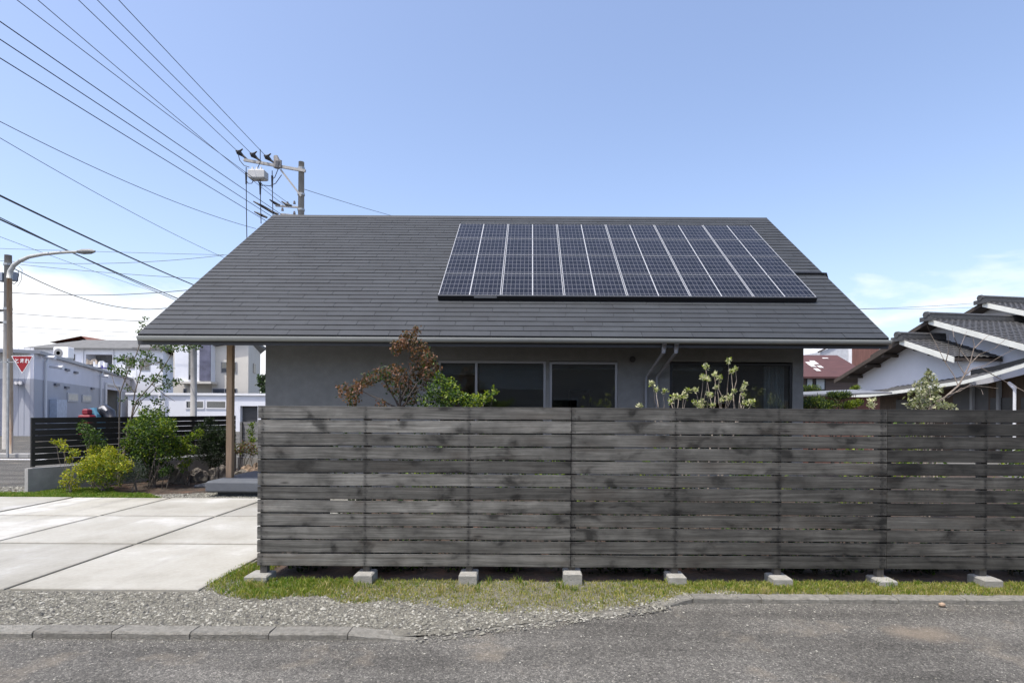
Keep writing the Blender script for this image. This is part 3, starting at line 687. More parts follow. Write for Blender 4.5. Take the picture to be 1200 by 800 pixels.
p0 = Vector((AL, EY, EZ)) + UP * (SL * T0 - .035); p1 = Vector((AR, EY, EZ)) + UP * (SL * T0 - .035)
obj('front_skirt', MB().prism([p0 + NR * .02, p0 + NR * .112, p0 + NR * .112 + UP * .03, p0 + NR * .02 + UP * .03], p1 - p0), BLACKM, arr)
lp0 = p0 + Vector((.72, 0, 0)) - UP * .003; obj('maker_plate', MB().prism([lp0 + NR * .075, lp0 + NR * .108, lp0 + NR * .108 + UP * .002, lp0 + NR * .075 + UP * .002], (.45, 0, 0)), mat('plate_grey', (.35, .35, .35), .5), arr)
c = Vector((0, EY, EZ)) + UP * SL * .425 + NR * .04
obj('cable_conduit', MB().tube([c + Vector((AR - .1, 0, 0)), c + Vector((AR + .35, 0, 0)), c + Vector((RX1 - .12, 0, 0)), c + Vector((RX1 + .02, 0, 0)) - UP * .02, c + Vector((RX1 + .055, 0, -.12)), c + Vector((RX1 + .05, 0, -.3))], .028, 8), BLACKM, arr, smooth=True)

# ================================================================== PLANTS
def leaf_cloud(name, clusters, mats, parent, shape='leaf', origin=None):
    """clusters: (centre, (rx,ry,rz), count, leaf length, weights per material, droop)"""
    V = []; FA = []; MI = []
    k = 0
    for (c, r, n, ls, wts, droop) in clusters:
        d = RNG.normal(size=(n, 3)); d /= np.linalg.norm(d, axis=1)[:, None]
        rad = RNG.uniform(.25, 1.0, n) ** .55 * (1 + .22 * np.sin(d[:, 0] * 5 + c[0] * 9) * np.cos(d[:, 2] * 6 + c[2] * 7))
        p = np.array(c) + d * rad[:, None] * np.array(r)
        a = RNG.normal(size=(n, 3)) + np.array([0, 0, -droop]); a /= np.linalg.norm(a, axis=1)[:, None]
        b = np.cross(a, RNG.normal(size=(n, 3)) + np.array([0, 0, .6])); b /= np.linalg.norm(b, axis=1)[:, None] + 1e-9
        nn = np.cross(a, b)
        L = (ls * RNG.uniform(.65, 1.3, n))[:, None]; W = L * (.30 if shape == 'leaf' else (.09 if shape == 'needle' else .45))
        v = np.stack([p, p + a * L * .5 + b * W + nn * W * .35, p + a * L, p + a * L * .5 - b * W + nn * W * .35], 1)
        V.append(v.reshape(-1, 3)); idx = np.arange(n) * 4 + k
        FA.append(np.concatenate([np.stack([idx, idx + 1, idx + 2], 1), np.stack([idx, idx + 2, idx + 3], 1)]))
        mi = RNG.choice(len(mats), n, p=np.array(wts) / sum(wts)); MI.append(np.concatenate([mi, mi])); k += n * 4
    po = ORG[parent.name]
    me = bpy.data.meshes.new(name); me.from_pydata((np.concatenate(V) - np.array(po)).tolist(), [], np.concatenate(FA).tolist())
    for m in mats: me.materials.append(m)
    me.polygons.foreach_set('material_index', np.concatenate(MI).astype(np.int32)); me.update()
    o = bpy.data.objects.new(name, me); COL.objects.link(o); o.parent = parent; return o
def curve_pts(a, b, n=7, wob=.05, bend=(0, 0, 0)):
    a = Vector(a); b = Vector(b); L = (b - a).length; out = []
    for i in range(n):
        t = i / (n - 1); p = a.lerp(b, t) + Vector(bend) * math.sin(math.pi * t)
        if 0 < i < n - 1: p += Vector((random.uniform(-1, 1), random.uniform(-1, 1), random.uniform(-.5, .5))) * wob * L * .5
        out.append(p)
    return out
def stems_to(base, targets, r0, spread=.04, fork=None, wob=.06):
    mb = MB()
    for t in targets:
        b0 = Vector(base) + Vector((random.uniform(-spread, spread), random.uniform(-spread, spread), 0)) if fork is None else Vector(fork)
        pts = curve_pts(b0, t, 7, wob); n = len(pts)
        mb.tube(pts, [max(r0 * (1 - .8 * i / (n - 1)), .002) for i in range(n)], 5)
    return mb
def plant(name, label, cat, base, clusters, mats, stems=None, bark=None, shape='leaf', group=None, stem_r=.012, spread=.05, crown='crown', trunk='stems'):
    t = thing(name, label, cat, base, group)
    bark = bark or BARK
    if stems is None: stems = stems_to(base, [Vector(c[0]) + Vector((0, 0, c[1][2] * .5)) for c in clusters], stem_r, spread)
    obj(trunk, stems, bark, t)
    leaf_cloud(crown, clusters, mats, t, shape)
    return t
def CL(px, py, D, rpx, n, ls, wts, droop=.3, asp=(1, 1, 1)):
    """cluster centred where the photo shows it; rpx = radius in photo pixels"""
    r = rpx * D / F
    return (tuple(P(px, py, D)), (r * asp[0], r * asp[1] * 1.1, r * asp[2]), n, ls, wts, droop)
# bronze-leaved tree behind the fence
D = 7.6; cls = []
for px, py, r, n, w in [(478, 396, 9, 100, (5, 4, 3, 1, 0)), (492, 410, 12, 150, (5, 5, 2, 1, 0)), (466, 406, 8, 70, (5, 4, 2, 1, 0)), (502, 420, 9, 80, (4, 5, 1, 2, 0)), (488, 386, 5, 25, (5, 4, 3, 1, 0)),
                        (506, 431, 10, 110, (5, 4, 3, 1, 1)), (490, 432, 10, 110, (5, 5, 2, 2, 0)), (465, 437, 12, 130, (4, 5, 2, 3, 0)), (448, 437, 9, 80, (3, 4, 2, 3, 1)), (432, 444, 9, 80, (4, 4, 2, 3, 0)), (420, 452, 8, 70, (5, 4, 3, 1, 0)), (405, 457, 9, 70, (5, 3, 4, 1, 0)), (413, 466, 9, 80, (3, 4, 2, 4, 0)),
                        (474, 448, 11, 110, (5, 4, 4, 1, 0)), (460, 452, 9, 60, (3, 5, 2, 4, 1)), (480, 463, 12, 110, (1, 5, 1, 5, 1)), (446, 474, 7, 40, (5, 4, 2, 1, 0)), (497, 445, 10, 90, (2, 5, 1, 4, 1))]:
    cls.append(CL(px, py, D + random.uniform(-.35, .35), r * 1.15, int(n * 1.9), .045, w, .9))
base = P(470, 600, D); base.z = -.02
st = MB(); st.tube(curve_pts(base, P(468, 478, D), 6, .04), [.032, .03, .028, .025, .022, .02], 7)
for px, py in ((478, 396), (492, 412), (448, 437), (418, 455), (497, 445), (474, 448), (505, 430)): 
    pts = curve_pts(P(468, 479, D), P(px, py, D), 6, .10); st.tube(pts, [.016, .013, .010, .008, .006, .003], 5)
plant('bronze_tree', 'small tree with bronze and russet leaves rising above the board fence', 'tree', base, cls, [L_RED, L_RED2, L_PINK, L_GRN2, L_GRN], st, BARKD, trunk='trunk')
# green bush beside it
D = 7.3; cls = []
for px, py, r, n, w in [(515, 445, 8, 80, (4, 2, 2)), (528, 452, 9, 90, (4, 2, 3)), (508, 458, 9, 80, (3, 3, 1)), (536, 464, 9, 80, (4, 2, 2)), (520, 470, 12, 120, (3, 3, 2)), (548, 470, 9, 70, (3, 2, 3)), (562, 468, 8, 60, (3, 1, 4)), (572, 464, 6, 40, (2, 1, 4)), (556, 474, 9, 60, (3, 2, 3)), (579, 459, 4, 18, (2, 1, 5)), (500, 472, 10, 70, (2, 4, 1))]:
    cls.append(CL(px, py, D + random.uniform(-.3, .3), r * 1.08, int(n * 2.2), .042, w, .1))
base = P(530, 600, D); base.z = -.02
plant('green_bush', 'bright green leafy bush showing above the fence beside the bronze tree', 'bush', base, cls, [L_GRN, L_GRN2, L_LIME], bark=BARK, stem_r=.012)
# budding shrub in front of the right-hand window: bare twigs with pale rosettes
D = 7.0
base = P(825, 620, D); base.z = -.02
buds = [(764, 450), (769, 457), (779, 459), (790, 465), (787, 470), (802, 464), (814, 472), (822, 471), (821, 476), (827, 430), (837, 439), (843, 443), (824, 442), (831, 463), (829, 445), (840, 454), (854, 423), (857, 436), (862, 433), (860, 459), (855, 466), (846, 468), (835, 475), (873, 450), (870, 456), (871, 463), (873, 472), (881, 472), (750, 476), (806, 458), (815, 457), (795, 466)]
st = MB(); cls = []
forks = [P(x, 500, D + random.uniform(-.2, .2)) for x in (775, 795, 822, 836, 846, 862)]
for f in forks: st.tube(curve_pts(base + Vector((random.uniform(-.1, .1), random.uniform(-.1, .1), 0)), f, 5, .05), [.014, .012, .011, .010, .009], 5)
for px, py in buds:
    q = P(px, py, D + random.uniform(-.25, .25)); f = min(forks, key=lambda v: abs(v.x - q.x) + random.uniform(0, .1))
    st.tube(curve_pts(f, q, 6, .07), [.005, .0045, .004, .004, .0035, .003], 5)
    rr = random.uniform(.022, .040)
    cls.append((tuple(q), (rr, rr, rr), 34, .038, (6, 2, 2), -.8))
plant('budding_shrub', 'bare-twigged shrub with pale cream-green leaf rosettes before the large window', 'shrub', base, cls, [L_BUD, L_OLV2, L_LIME], st, TWIG)
# silvery olive bush and leafless tree behind the fence on the right
D = 8.2; base = P(1082, 600, D); base.z = -.02; cls = []
for px, py, r, n in [(1087, 438, 4, 30), (1090, 446, 8, 80), (1080, 452, 8, 80), (1096, 456, 8, 70), (1074, 464, 9, 70), (1086, 464, 11, 120), (1078, 474, 10, 80), (1098, 471, 7, 40), (1108, 476, 6, 40), (1066, 474, 5, 30), (1116, 477, 4, 20)]:
    cls.append(CL(px, py, D + random.uniform(-.3, .3), r, n, .060, (3, 5, 1), -.2))
plant('olive_bush', 'silvery olive-leaved bush under the white edged eave of the tiled house', 'bush', base, cls, [L_OLV, L_OLV2, L_BUD], bark=TWIG)
base = P(1021, 600, 7.6); base.z = -.02
plant('pale_shoot', 'single pale green shoot peeping over the fence beneath the tiled eave', 'plant', base, [CL(1021, 475, 7.6, 4, 26, .05, (1, 3), -1.0), CL(1018, 470, 7.6, 2, 10, .045, (1, 3), -1.0), CL(1025, 469, 7.6, 2, 10, .045, (1, 3), -1.0)], [L_OLV2, L_BUD], bark=TWIG, stem_r=.006)
D = 8.6; base = P(1088, 640, D); base.z = -.02; st = MB()
main = [(1092, 478), (1108, 465), (1123, 452), (1130, 440), (1137, 425), (1142, 405), (1140, 395)]
st.tube([base] + [P(x, y, D) for x, y in main], [.022, .018, .015, .013, .011, .008, .006, .003], 6)
for pl in ([(1110, 466), (1126, 455), (1140, 452), (1155, 453), (1170, 455)], [(1123, 452), (1118, 440), (1108, 425), (1098, 405), (1090, 390), (1086, 380)], [(1130, 440), (1140, 432), (1155, 428), (1168, 420), (1190, 408)], [(1137, 425), (1125, 410), (1118, 395), (1116, 384)], [(1142, 408), (1152, 398), (1160, 392)],
           [(1150, 431), (1165, 440), (1180, 448), (1200, 458), (1210, 462)], [(1108, 425), (1112, 410), (1111, 392)], [(1098, 470), (1112, 462), (1125, 458), (1138, 450), (1150, 456), (1152, 462)], [(1137, 426), (1148, 415), (1166, 408), (1180, 396)], [(1130, 438), (1122, 425), (1126, 405), (1133, 388)]):
    n = len(pl); st.tube([P(x, y, D + (i * .06 if i else 0) * random.choice((-1, 1))) for i, (x, y) in enumerate(pl)], [max(.008 * (1 - i / n), .0025) for i in range(n)], 5)
bt = thing('bare_tree', 'leafless thin-branched tree in front of the white gables', 'tree', base); obj('trunk', st, mat('twig_grey', (.20, .165, .135), .85, .3, 20), bt)
# low dark plants, added to darken the strip seen under the fence
k = 0
for x in np.arange(-2.15, 5.6, .36):
    b_ = Vector((x + random.uniform(-.12, .12), 5.84 + random.uniform(-.05, .10), -.02)); h = random.uniform(.24, .40)
    c = [((b_.x + random.uniform(-.15, .15), b_.y + random.uniform(-.1, .1), h * f), (.27, .17, h * .5), 190, .055, (1, 5, 0), .2) for f in (.35, .75)]
    plant('gap_darkening_plant', 'low dark leafy plant added behind the board fence to darken the gap under it', 'plant', b_, c, [L_GRN, L_DRK, L_LIME], group='low plants added behind the fence', stem_r=.008)
for x, h in ((-1.9, 1.45), (-1.3, 1.4), (-.75, 1.5), (-.2, 1.3), (.4, 1.1), (1.1, 1.0), (1.8, .9), (2.6, 1.0), (3.4, .9)):  # tall dark shrubs, added so the gaps between the boards look dark
    b_ = Vector((x, 6.55 + random.uniform(-.1, .2), -.02)); c = [((x + random.uniform(-.12, .12), b_.y + random.uniform(-.1, .1), h * f), (.34, .28, h * .22), 170, .06, (3, 4, 1), .1) for f in (.3, .55, .78)]
    plant('gap_darkening_shrub', 'upright dark leafy shrub added behind the board fence to darken its gaps', 'shrub', b_, c, [L_GRN2, L_DRK, L_GRN], group='upright shrubs added behind the fence')
# yard plants seen through the gaps: sunlit
for x, y, h in ((-1.6, 8.6, .8), (.6, 8.9, .7), (2.2, 8.4, .9), (3.6, 8.8, .8), (5.0, 8.5, 1.0), (6.2, 8.9, 1.2), (7.3, 8.2, 1.1)):
    b_ = Vector((x, y, -.02)); c = [((x + random.uniform(-.3, .3), y + random.uniform(-.2, .2), h * f), (.42, .35, h * .35), 200, .07, (3, 1, 3), .1) for f in (.4, .7, .95)]
    plant('yard_shrub', 'sunlit green shrub in the yard, glimpsed through the fence gaps', 'shrub', b_, c, [L_GRN, L_GRN2, L_LIME], group='shrubs in the fenced yard')
# ------------------------------------------------------------------ garden on the left
def shrub(label, name, D, basepx, cl, mats, cat='shrub', shape='leaf', bark=None, ls=.05, sr=.012, spread=.06, droop=.1):
    b_ = P(basepx, 560, D); b_.z = -.02
    return plant(name, label, cat, b_, [CL(px, py, D + random.uniform(-.25, .25), r * 1.1, int(n * 2.7), ls * .72, w, droop) for px, py, r, n, w in cl], mats, shape=shape, bark=bark, stem_r=sr, spread=spread)
shrub('large rounded leafy green shrub at the middle of the garden bed', 'garden_shrub', 11.6, 178, [(178, 498, 17, 330, (4, 3, 1)), (165, 510, 14, 240, (4, 3, 1)), (190, 512, 15, 260, (4, 2, 2)), (178, 525, 18, 330, (3, 4, 1)), (195, 530, 10, 130, (3, 3, 2)), (165, 535, 11, 150, (2, 4, 1)), (182, 548, 15, 230, (1, 5, 0)), (186, 488, 8, 90, (4, 2, 2)), (172, 484, 8, 90, (4, 2, 2)), (204, 520, 8, 110, (3, 2, 3)), (160, 498, 9, 120, (3, 1, 3)), (196, 498, 9, 120, (3, 1, 3)), (152, 520, 9, 110, (3, 2, 2))], [L_GRN, L_GRN2, L_LIME], ls=.075)
shrub('low mounded yellow-green shrub on the grass edge', 'golden_shrub', 10.95, 122, [(108, 542, 10, 200, (3, 4, 1)), (122, 540, 12, 260, (3, 4, 1)), (137, 541, 11, 220, (4, 3, 1)), (100, 555, 9, 150, (3, 2, 3)), (118, 556, 13, 260, (4, 2, 3)), (136, 556, 11, 190, (4, 2, 3)), (112, 530, 8, 110, (3, 5, 0)), (128, 530, 8, 110, (3, 5, 0)), (96, 548, 8, 110, (3, 5, 0)), (146, 546, 8, 110, (3, 4, 1)), (120, 548, 13, 220, (3, 5, 0))], [L_LIME, L_YEL, L_GRN], ls=.055, droop=-.3)
shrub('small grey-green lavender clump beside the golden shrub', 'lavender_clump', 11.1, 158, [(156, 548, 9, 200, (4, 1)), (163, 555, 8, 150, (4, 1)), (152, 558, 7, 110, (4, 1))], [L_GREY, L_GRN2], shape='needle', ls=.07, droop=-.6, cat='plant')
shrub('wispy yellow-tipped sapling before the low concrete wall', 'yellow_sapling', 10.75, 84, [(70, 519, 5, 26, (2, 4)), (76, 524, 4, 20, (3, 3)), (87, 530, 5, 32, (4, 2)), (81, 538, 4, 22, (3, 3)), (80, 556, 6, 45, (3, 4)), (84, 566, 8, 60, (2, 5)), (74, 566, 5, 28, (2, 5)), (62, 517, 3, 12, (3, 4))], [L_LIME, L_YEL], ls=.06, sr=.006)
shrub('upright feathery green sapling against the dark slat fence', 'upright_sapling', 11.35, 112, [(96, 497, 5, 40, (3, 2)), (101, 504, 7, 70, (3, 2)), (109, 510, 8, 90, (3, 2)), (113, 520, 9, 100, (3, 3)), (104, 516, 6, 50, (3, 2)), (118, 528, 7, 60, (2, 3))], [L_GRN, L_GRN2], ls=.06, sr=.01)
shrub('sprawling lime-leaved bush leaning toward the timber post', 'lime_bush', 12.0, 218, [(232, 507, 5, 45, (2, 4)), (222, 513, 6, 60, (3, 3)), (213, 520, 7, 70, (3, 3)), (222, 526, 7, 60, (3, 3)), (210, 532, 6, 50, (3, 2)), (220, 540, 5, 36, (3, 3)), (214, 547, 5, 30, (3, 3)), (205, 514, 6, 50, (3, 2))], [L_GRN, L_LIME], ls=.07, sr=.008)
shrub('dark dwarf pine between the boulders and the timber post', 'dwarf_pine', 13.2, 250, [(236, 502, 6, 160, (5, 1)), (246, 494, 5, 110, (5, 1)), (253, 508, 9, 300, (5, 1)), (243, 517, 10, 330, (5, 1)), (256, 524, 11, 360, (6, 1)), (266, 514, 8, 220, (5, 1)), (240, 531, 10, 260, (6, 0)), (254, 538, 11, 260, (6, 0)), (268, 505, 5, 90, (5, 1))], [L_DRK, L_PINE], shape='needle', ls=.11, bark=BARKD, droop=-.4)
shrub('small russet-green shrub beyond the porch step', 'russet_shrub', 13.6, 285, [(280, 526, 7, 80, (3, 3, 1)), (290, 523, 7, 80, (3, 3, 1)), (297, 528, 6, 50, (3, 3, 1))], [L_PINK, L_OLV, L_LIME], ls=.07)
shrub('slender green seedling against the grey board fence', 'seedling', 14.0, 295, [(295, 498, 3, 26, (3, 1)), (294, 506, 4, 36, (3, 1)), (296, 515, 4, 40, (3, 2))], [L_GRN, L_LIME], ls=.07, sr=.006, cat='plant')
shrub('tiny leafy seedling in front of the garden boulders', 'ground_plant', 11.5, 195, [(192, 552, 5, 40, (2, 3)), (200, 549, 4, 26, (2, 3))], [L_GRN, L_GRN2], ls=.06, cat='plant')
# slender multi-stemmed garden tree reaching past the eave
D = 11.9; b_ = P(140, 553, D); b_.z = -.02; st = MB()
stm = [[(141, 545), (147, 520), (154, 490), (158, 460), (166, 430), (176, 408), (186, 390)], [(138, 545), (140, 520), (140, 490), (141, 460), (150, 435), (160, 415), (170, 385)], [(145, 540), (150, 500), (160, 470), (178, 450), (195, 425), (205, 408)]]
for s_ in stm:
    n = len(s_); st.tube([b_] + [P(x, y, D + .1 * i * (1 if s_ is stm[0] else -.6)) for i, (x, y) in enumerate(s_)], [.021 * (1 - .75 * i / n) for i in range(n + 1)], 6)
for pl in ([(154, 490), (165, 470), (185, 452), (205, 447)], [(158, 460), (148, 448), (138, 432), (132, 428)], [(166, 430), (152, 424), (145, 418)], [(141, 460), (134, 450), (130, 436)], [(166, 430), (185, 425), (200, 430)], [(176, 408), (195, 405), (225, 405)], [(160, 415), (165, 398), (167, 380)], [(178, 450), (192, 462), (205, 470)]):
    n = len(pl); st.tube([P(x, y, D + .05 * i) for i, (x, y) in enumerate(pl)], [max(.011 * (1 - i / n), .003) for i in range(n)], 5)
cls = []
for px, py, r, n in [(133, 431, 6, 60), (143, 435, 7, 70), (150, 420, 8, 70), (160, 426, 7, 55), (140, 421, 5, 35), (170, 415, 7, 55), (180, 422, 8, 65), (194, 430, 7, 60), (186, 443, 8, 70), (200, 449, 7, 55), (207, 446, 5, 28), (190, 455, 6, 40), (176, 447, 6, 45), (164, 443, 5, 30), (170, 462, 6, 40), (185, 470, 7, 50), (192, 480, 6, 40), (160, 472, 5, 30), (150, 455, 4, 20), (143, 468, 4, 18),
                     (205, 407, 7, 60), (218, 408, 7, 60), (230, 406, 6, 45), (196, 408, 6, 40), (185, 405, 6, 40), (168, 380, 5, 26), (174, 386, 5, 22), (163, 388, 4, 18), (172, 372, 3, 12)]:
    cls.append(CL(px, py, D + random.uniform(-.4, .5), r, int(n * 1.5), .054, (4, 3, 1), .1, (1.25, 1, .75)))
plant('garden_tree', 'slender multi-stemmed tree with airy layered leaves beside the eave', 'tree', b_, cls, [L_GRN, L_GRN2, L_OLV], st, BARK, trunk='trunk')
# boulders
def boulder(px, py, D, w, h, m, label):
    c = P(px, py, D); mb = MB(); nu, nv = 12, 7; s0 = random.uniform(0, 50)
    vs = []
    for j in range(nv + 1):
        th = math.pi * j / nv
        for i in range(nu):
            ph = 2 * math.pi * i / nu; d = Vector((math.sin(th) * math.cos(ph), math.sin(th) * math.sin(ph), math.cos(th)))
            q = 1 + .45 * mnoise.noise(d * 1.7 + Vector((s0, 0, 0))) + .28 * mnoise.noise(d * 3.6 + Vector((0, s0, 0)))
            d2 = Vector((math.copysign(abs(d.x) ** .75, d.x), math.copysign(abs(d.y) ** .75, d.y), math.copysign(abs(d.z) ** .75, d.z)))
            vs.append((c.x + d2.x * q * w / 2, c.y + d2.y * q * w / 2.3, h * .25 + d2.z * q * h * .62))
    fs = [(j * nu + i, j * nu + (i + 1) % nu, (j + 1) * nu + (i + 1) % nu, (j + 1) * nu + i) for j in range(nv) for i in range(nu)]
    o = obj('boulder', mb.add(vs, [f[::-1] for f in fs]), m, None, (c.x, c.y, 0))
    return tag(o, label, 'rock', 'boulders edging the garden bed')
boulder(209, 540, 12.3, .36, .44, ROCK, 'tall pointed grey boulder half hidden by the lime-leaved bush')
boulder(233, 546, 12.6, .42, .30, ROCK, 'flat grey boulder in front of the dwarf pine')
boulder(251, 546, 12.7, .26, .32, ROCK, 'rounded grey boulder touching the dwarf pine')
boulder(262, 546, 12.8, .24, .36, ROCK, 'upright grey boulder right behind the timber post')
boulder(291, 540, 13.0, .30, .36, ROCKT, 'tan brown boulder beyond the porch step')
boulder(283, 547, 12.9, .34, .24, ROCK, 'low grey boulder in front of the tan one')
boulder(301, 541, 12.8, .22, .38, ROCKT, 'tan boulder at the end of the board fence')
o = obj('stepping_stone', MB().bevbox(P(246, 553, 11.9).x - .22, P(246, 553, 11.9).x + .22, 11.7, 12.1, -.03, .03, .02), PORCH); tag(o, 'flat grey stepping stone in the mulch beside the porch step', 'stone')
o = obj('kerb_pebble', MB().add([(P(1107, 708, 4.9).x + v[0] * .032, 4.93 + v[1] * .025, ROADZ + .02 + v[2] * .022) for v in ICO], ICOF), ROCKT, smooth=True); tag(o, 'small brown pebble lying against the kerb', 'pebble')

# ================================================================== LEFT: slat fences, street, poles
def slat_run(root, a, b, z0, z1, n, m, thick=.02, gap=.008, npost=4, postm=None, front=-1):
    a = Vector((a[0], a[1], 0)); b = Vector((b[0], b[1], 0)); d = (b - a).normalized(); nrm = Vector((d.y, -d.x, 0)) * (-front)
    ph = (z1 - z0) / n
    for k in range(n):
        zz = z0 + ph * (k + .5)
        obj('slat', MB().bar(a + Vector((0, 0, zz)), b + Vector((0, 0, zz)), thick, ph - gap), m, root, (a + b) / 2 + Vector((0, 0, zz)))
    for k in range(npost):
        p = a.lerp(b, (k + .04) / (npost - .92)) + nrm * (thick / 2 + .028)
        obj('post', MB().bar(p + Vector((0, 0, z0 - .02)), p + Vector((0, 0, z1 - .004)), .05, .05), postm or m, root)
A = P(36, 580, 10.85); B = Vector((-7.55, 14.6, 0)); A.z = 0
fd = (B - A); fd.z = 0; fd.normalize()
t = thing('garden_fence', 'dark brown horizontal slat fence on a low concrete wall beside the street', 'fence', (A.x, A.y, 0))
slat_run(t, A, B, P(36, 546, 10.85).z + .0, P(36, 489, 10.85).z, 8, DKFENCE, npost=5, front=1)
nn = Vector((fd.y, -fd.x, 0)); wt = P(36, 547, 10.85).z - .025
mb = MB().prism([A + nn * .04 - fd * .06 + Vector((0, 0, -.1)), A - nn * .09 - fd * .06 + Vector((0, 0, -.1)), A - nn * .09 - fd * .06 + Vector((0, 0, wt)), A + nn * .04 - fd * .06 + Vector((0, 0, wt))], (B - A) + fd * .06)
obj('base_wall', mb, BLOCKW, t)
for px in (-1,): pass
t = thing('board_fence', 'pale grey horizontal board fence at the back of the garden', 'fence', (-7.4, 14.6, 0))
slat_run(t, (-7.45, 14.65), (-5.3, 14.75), .35, P(300, 494, 14.7).z, 10, GYFENCE, npost=3, gap=.007, front=-1)
obj('base_wall', MB().box(-7.5, -5.2, 14.62, 14.78, -.05, .34), BLOCKW, t)
# far pavement edge of the street
kb2 = thing('pavement_kerb', '', '', (-17, 18.2, 0)); del kb2['label'], kb2['category']; kb2['kind'] = 'structure'
for x in np.arange(-26, -13.4, 1.0): obj('kerbstone', MB().bevbox(x, x + .98, 18.2, 18.45, -.08, .10, .015), mat('pale_kerb', (.33, .325, .31), .85, .12, 3), kb2)
struct('pavement', MB().box(-30, -13.4, 18.46, 20.2, -.09, .085), m_asphalt('pavement_asphalt', .10))
struct('road_line', MB().box(-18.2, -14.2, 17.55, 17.72, -.03, -.026), WHITEP)
# street lamp: rusty painted column with a long curved arm
D = 18.3; lx = P(12, 470, D).x
RUST = mat('rusty_paint', (.44, .35, .26), .7, .2, 2.2, (3, 3, .5), dirt=.95, dirtc=(.26, .115, .045))
t = thing('street_lamp', 'rust-streaked street lamp column with a long curved arm beside the stop sign', 'street lamp', (lx, D, .0))
top = P(11, 326, D); arm = [top] + [P(x, y, D) for x, y in ((12, 318), (16, 311), (23, 306), (34, 301), (50, 298), (70, 296), (92, 295))]
obj('column', MB().tube([(lx, D, -.05), (lx, D, 1.6), tuple(top)], [.085, .08, .07], 12), RUST, t, smooth=True)
obj('arm', MB().tube(arm, [.08, .075, .068, .06, .055, .05, .045, .04], 10), mat('lamp_arm', (.42, .42, .39), .5, .1, 3), t, smooth=True)
la, lb = P(91, 295, D), P(111.5, 294.5, D)
obj('lamp_head', MB().tube([la, la.lerp(lb, .3), la.lerp(lb, .75), lb], [.05, .085, .08, .03], 10), mat('lamp_head_grey', (.22, .22, .21), .5, .1, 3), t, smooth=True)
# stop sign (the inverted red triangle reading tomare)
SD = 18.0; c0 = P(26, 420, SD)
t = thing('stop_sign', 'red inverted triangle stop sign with white lettering on the rusty lamp column', 'sign', (c0.x, SD, 0))
w = (39.5 - 13) * SD / F; h = w * .80; r = .05
def tri(scale, y, th):
    cx, ztop = c0.x, P(26, 416.6, SD).z
    pts2 = [(-w / 2, 0), (w / 2, 0), (0, -h)]; ctr = (0, -h / 3)
    out = []
    for k in range(3):
        p, q, s_ = Vector(pts2[k]), Vector(pts2[k - 1]), Vector(pts2[(k + 1) % 3])
        for u in range(5):
            a1 = p + (q - p).normalized() * r; a2 = p + (s_ - p).normalized() * r; f = u / 4
            z = a1.lerp(p, f).lerp(p.lerp(a2, f), f); out.append(z)
    return [(cx + (p.x - ctr[0]) * scale + ctr[0], y, ztop + ctr[1] + (p.y - ctr[1]) * scale) for p in out], th
pl, _ = tri(1.0, SD, 0); obj('plate', MB().prism(pl, (0, .02, 0)), WHITEP, t)
pl, _ = tri(.90, SD - .003, 0); obj('red_face', MB().prism(pl, (0, .0025, 0)), mat('sign_red', (.27, .004, .010), .6, .06, 3), t)
cu = bpy.data.curves.new('lettering', 'FONT'); cu.body = 'とまれ'; cu.size = .165; cu.align_x = 'CENTER'; cu.extrude = .001; cu.offset = .004
to = bpy.data.objects.new('lettering', cu); COL.objects.link(to)
bpy.context.view_layer.update(); dg = bpy.context.evaluated_depsgraph_get(); tme = bpy.data.meshes.new_from_object(to.evaluated_get(dg)); bpy.data.objects.remove(to)
tme.materials.clear(); tme.materials.append(WHITEP); lo = bpy.data.objects.new('lettering', tme); COL.objects.link(lo); lo.parent = t
lo.location = Vector((c0.x, SD - .006, P(26, 424.9, SD).z)) - ORG[t.name]; lo.rotation_euler = (R(90), 0, 0)
obj('bracket', MB().bar((lx - .12, SD + .03, P(20, 424, SD).z), (c0.x + .1, SD + .03, P(20, 424, SD).z), .02, .03).bar((lx + .16, SD + .045, -.02), (lx + .16, SD + .045, P(20, 420, SD).z), .05, .05), STEEL, t)
# utility pole behind the lamp
def pole(label, name, x, y, h, r0, r1, group=None):
    t = thing(name, label, 'utility pole', (x, y, 0), group); obj('pole', MB().tube([(x, y, -.1), (x, y, h * .5), (x, y, h)], [r0, (r0 + r1) / 2, r1], 12), POLEC, t, smooth=True); return t
D = 21.5; x0 = P(9, 400, D).x
t = pole('short grey utility pole with service boxes right behind the street lamp', 'utility_pole', x0, D, P(9, 299, D).z, .15, .115)
for zz, sx in ((P(9, 325, D).z, -.2), (P(9, 324, D).z, .2)): obj('service_box', MB().bevbox(x0 + sx - .10, x0 + sx + .10, D - .14, D + .1, zz - .17, zz + .17, .02), mat('service_box', (.26, .29, .34), .5, .1, 3), t)
for py in (310, 362, 378): obj('band', MB().tube([(x0, D, P(9, py, D).z - .04), (x0, D, P(9, py, D).z + .04)], .145, 12), STEEL, t); 
for py, dx in ((312, .26), (364, -.24), (378, -.26)): obj('insulator', MB().tube([(x0, D, P(9, py, D).z), (x0 + dx, D - .1, P(9, py, D).z)], [.02, .05], 8), WIRE, t)
obj('cable_loop', MB().tube([P(x, y, D) for x, y in ((17, 315), (21, 317), (22, 322), (20, 330), (16, 333), (14, 331))], .012, 5).tube([P(x, y, D) for x, y in ((22, 312), (26, 316), (25, 328), (21, 335), (17, 334))], .008, 5), WIRE, t)
D = 28.0; x0 = P(227, 450, D).x
t = pole('plain concrete utility pole in front of the white walled building', 'utility_pole', x0, D, 6.9, .15, .125)
obj('step_bolts', MB().bar((x0 - .2, D, 4.2), (x0 + .2, D, 4.2), .02, .02).bar((x0 - .2, D, 5), (x0 + .2, D, 5), .02, .02), STEEL, t)
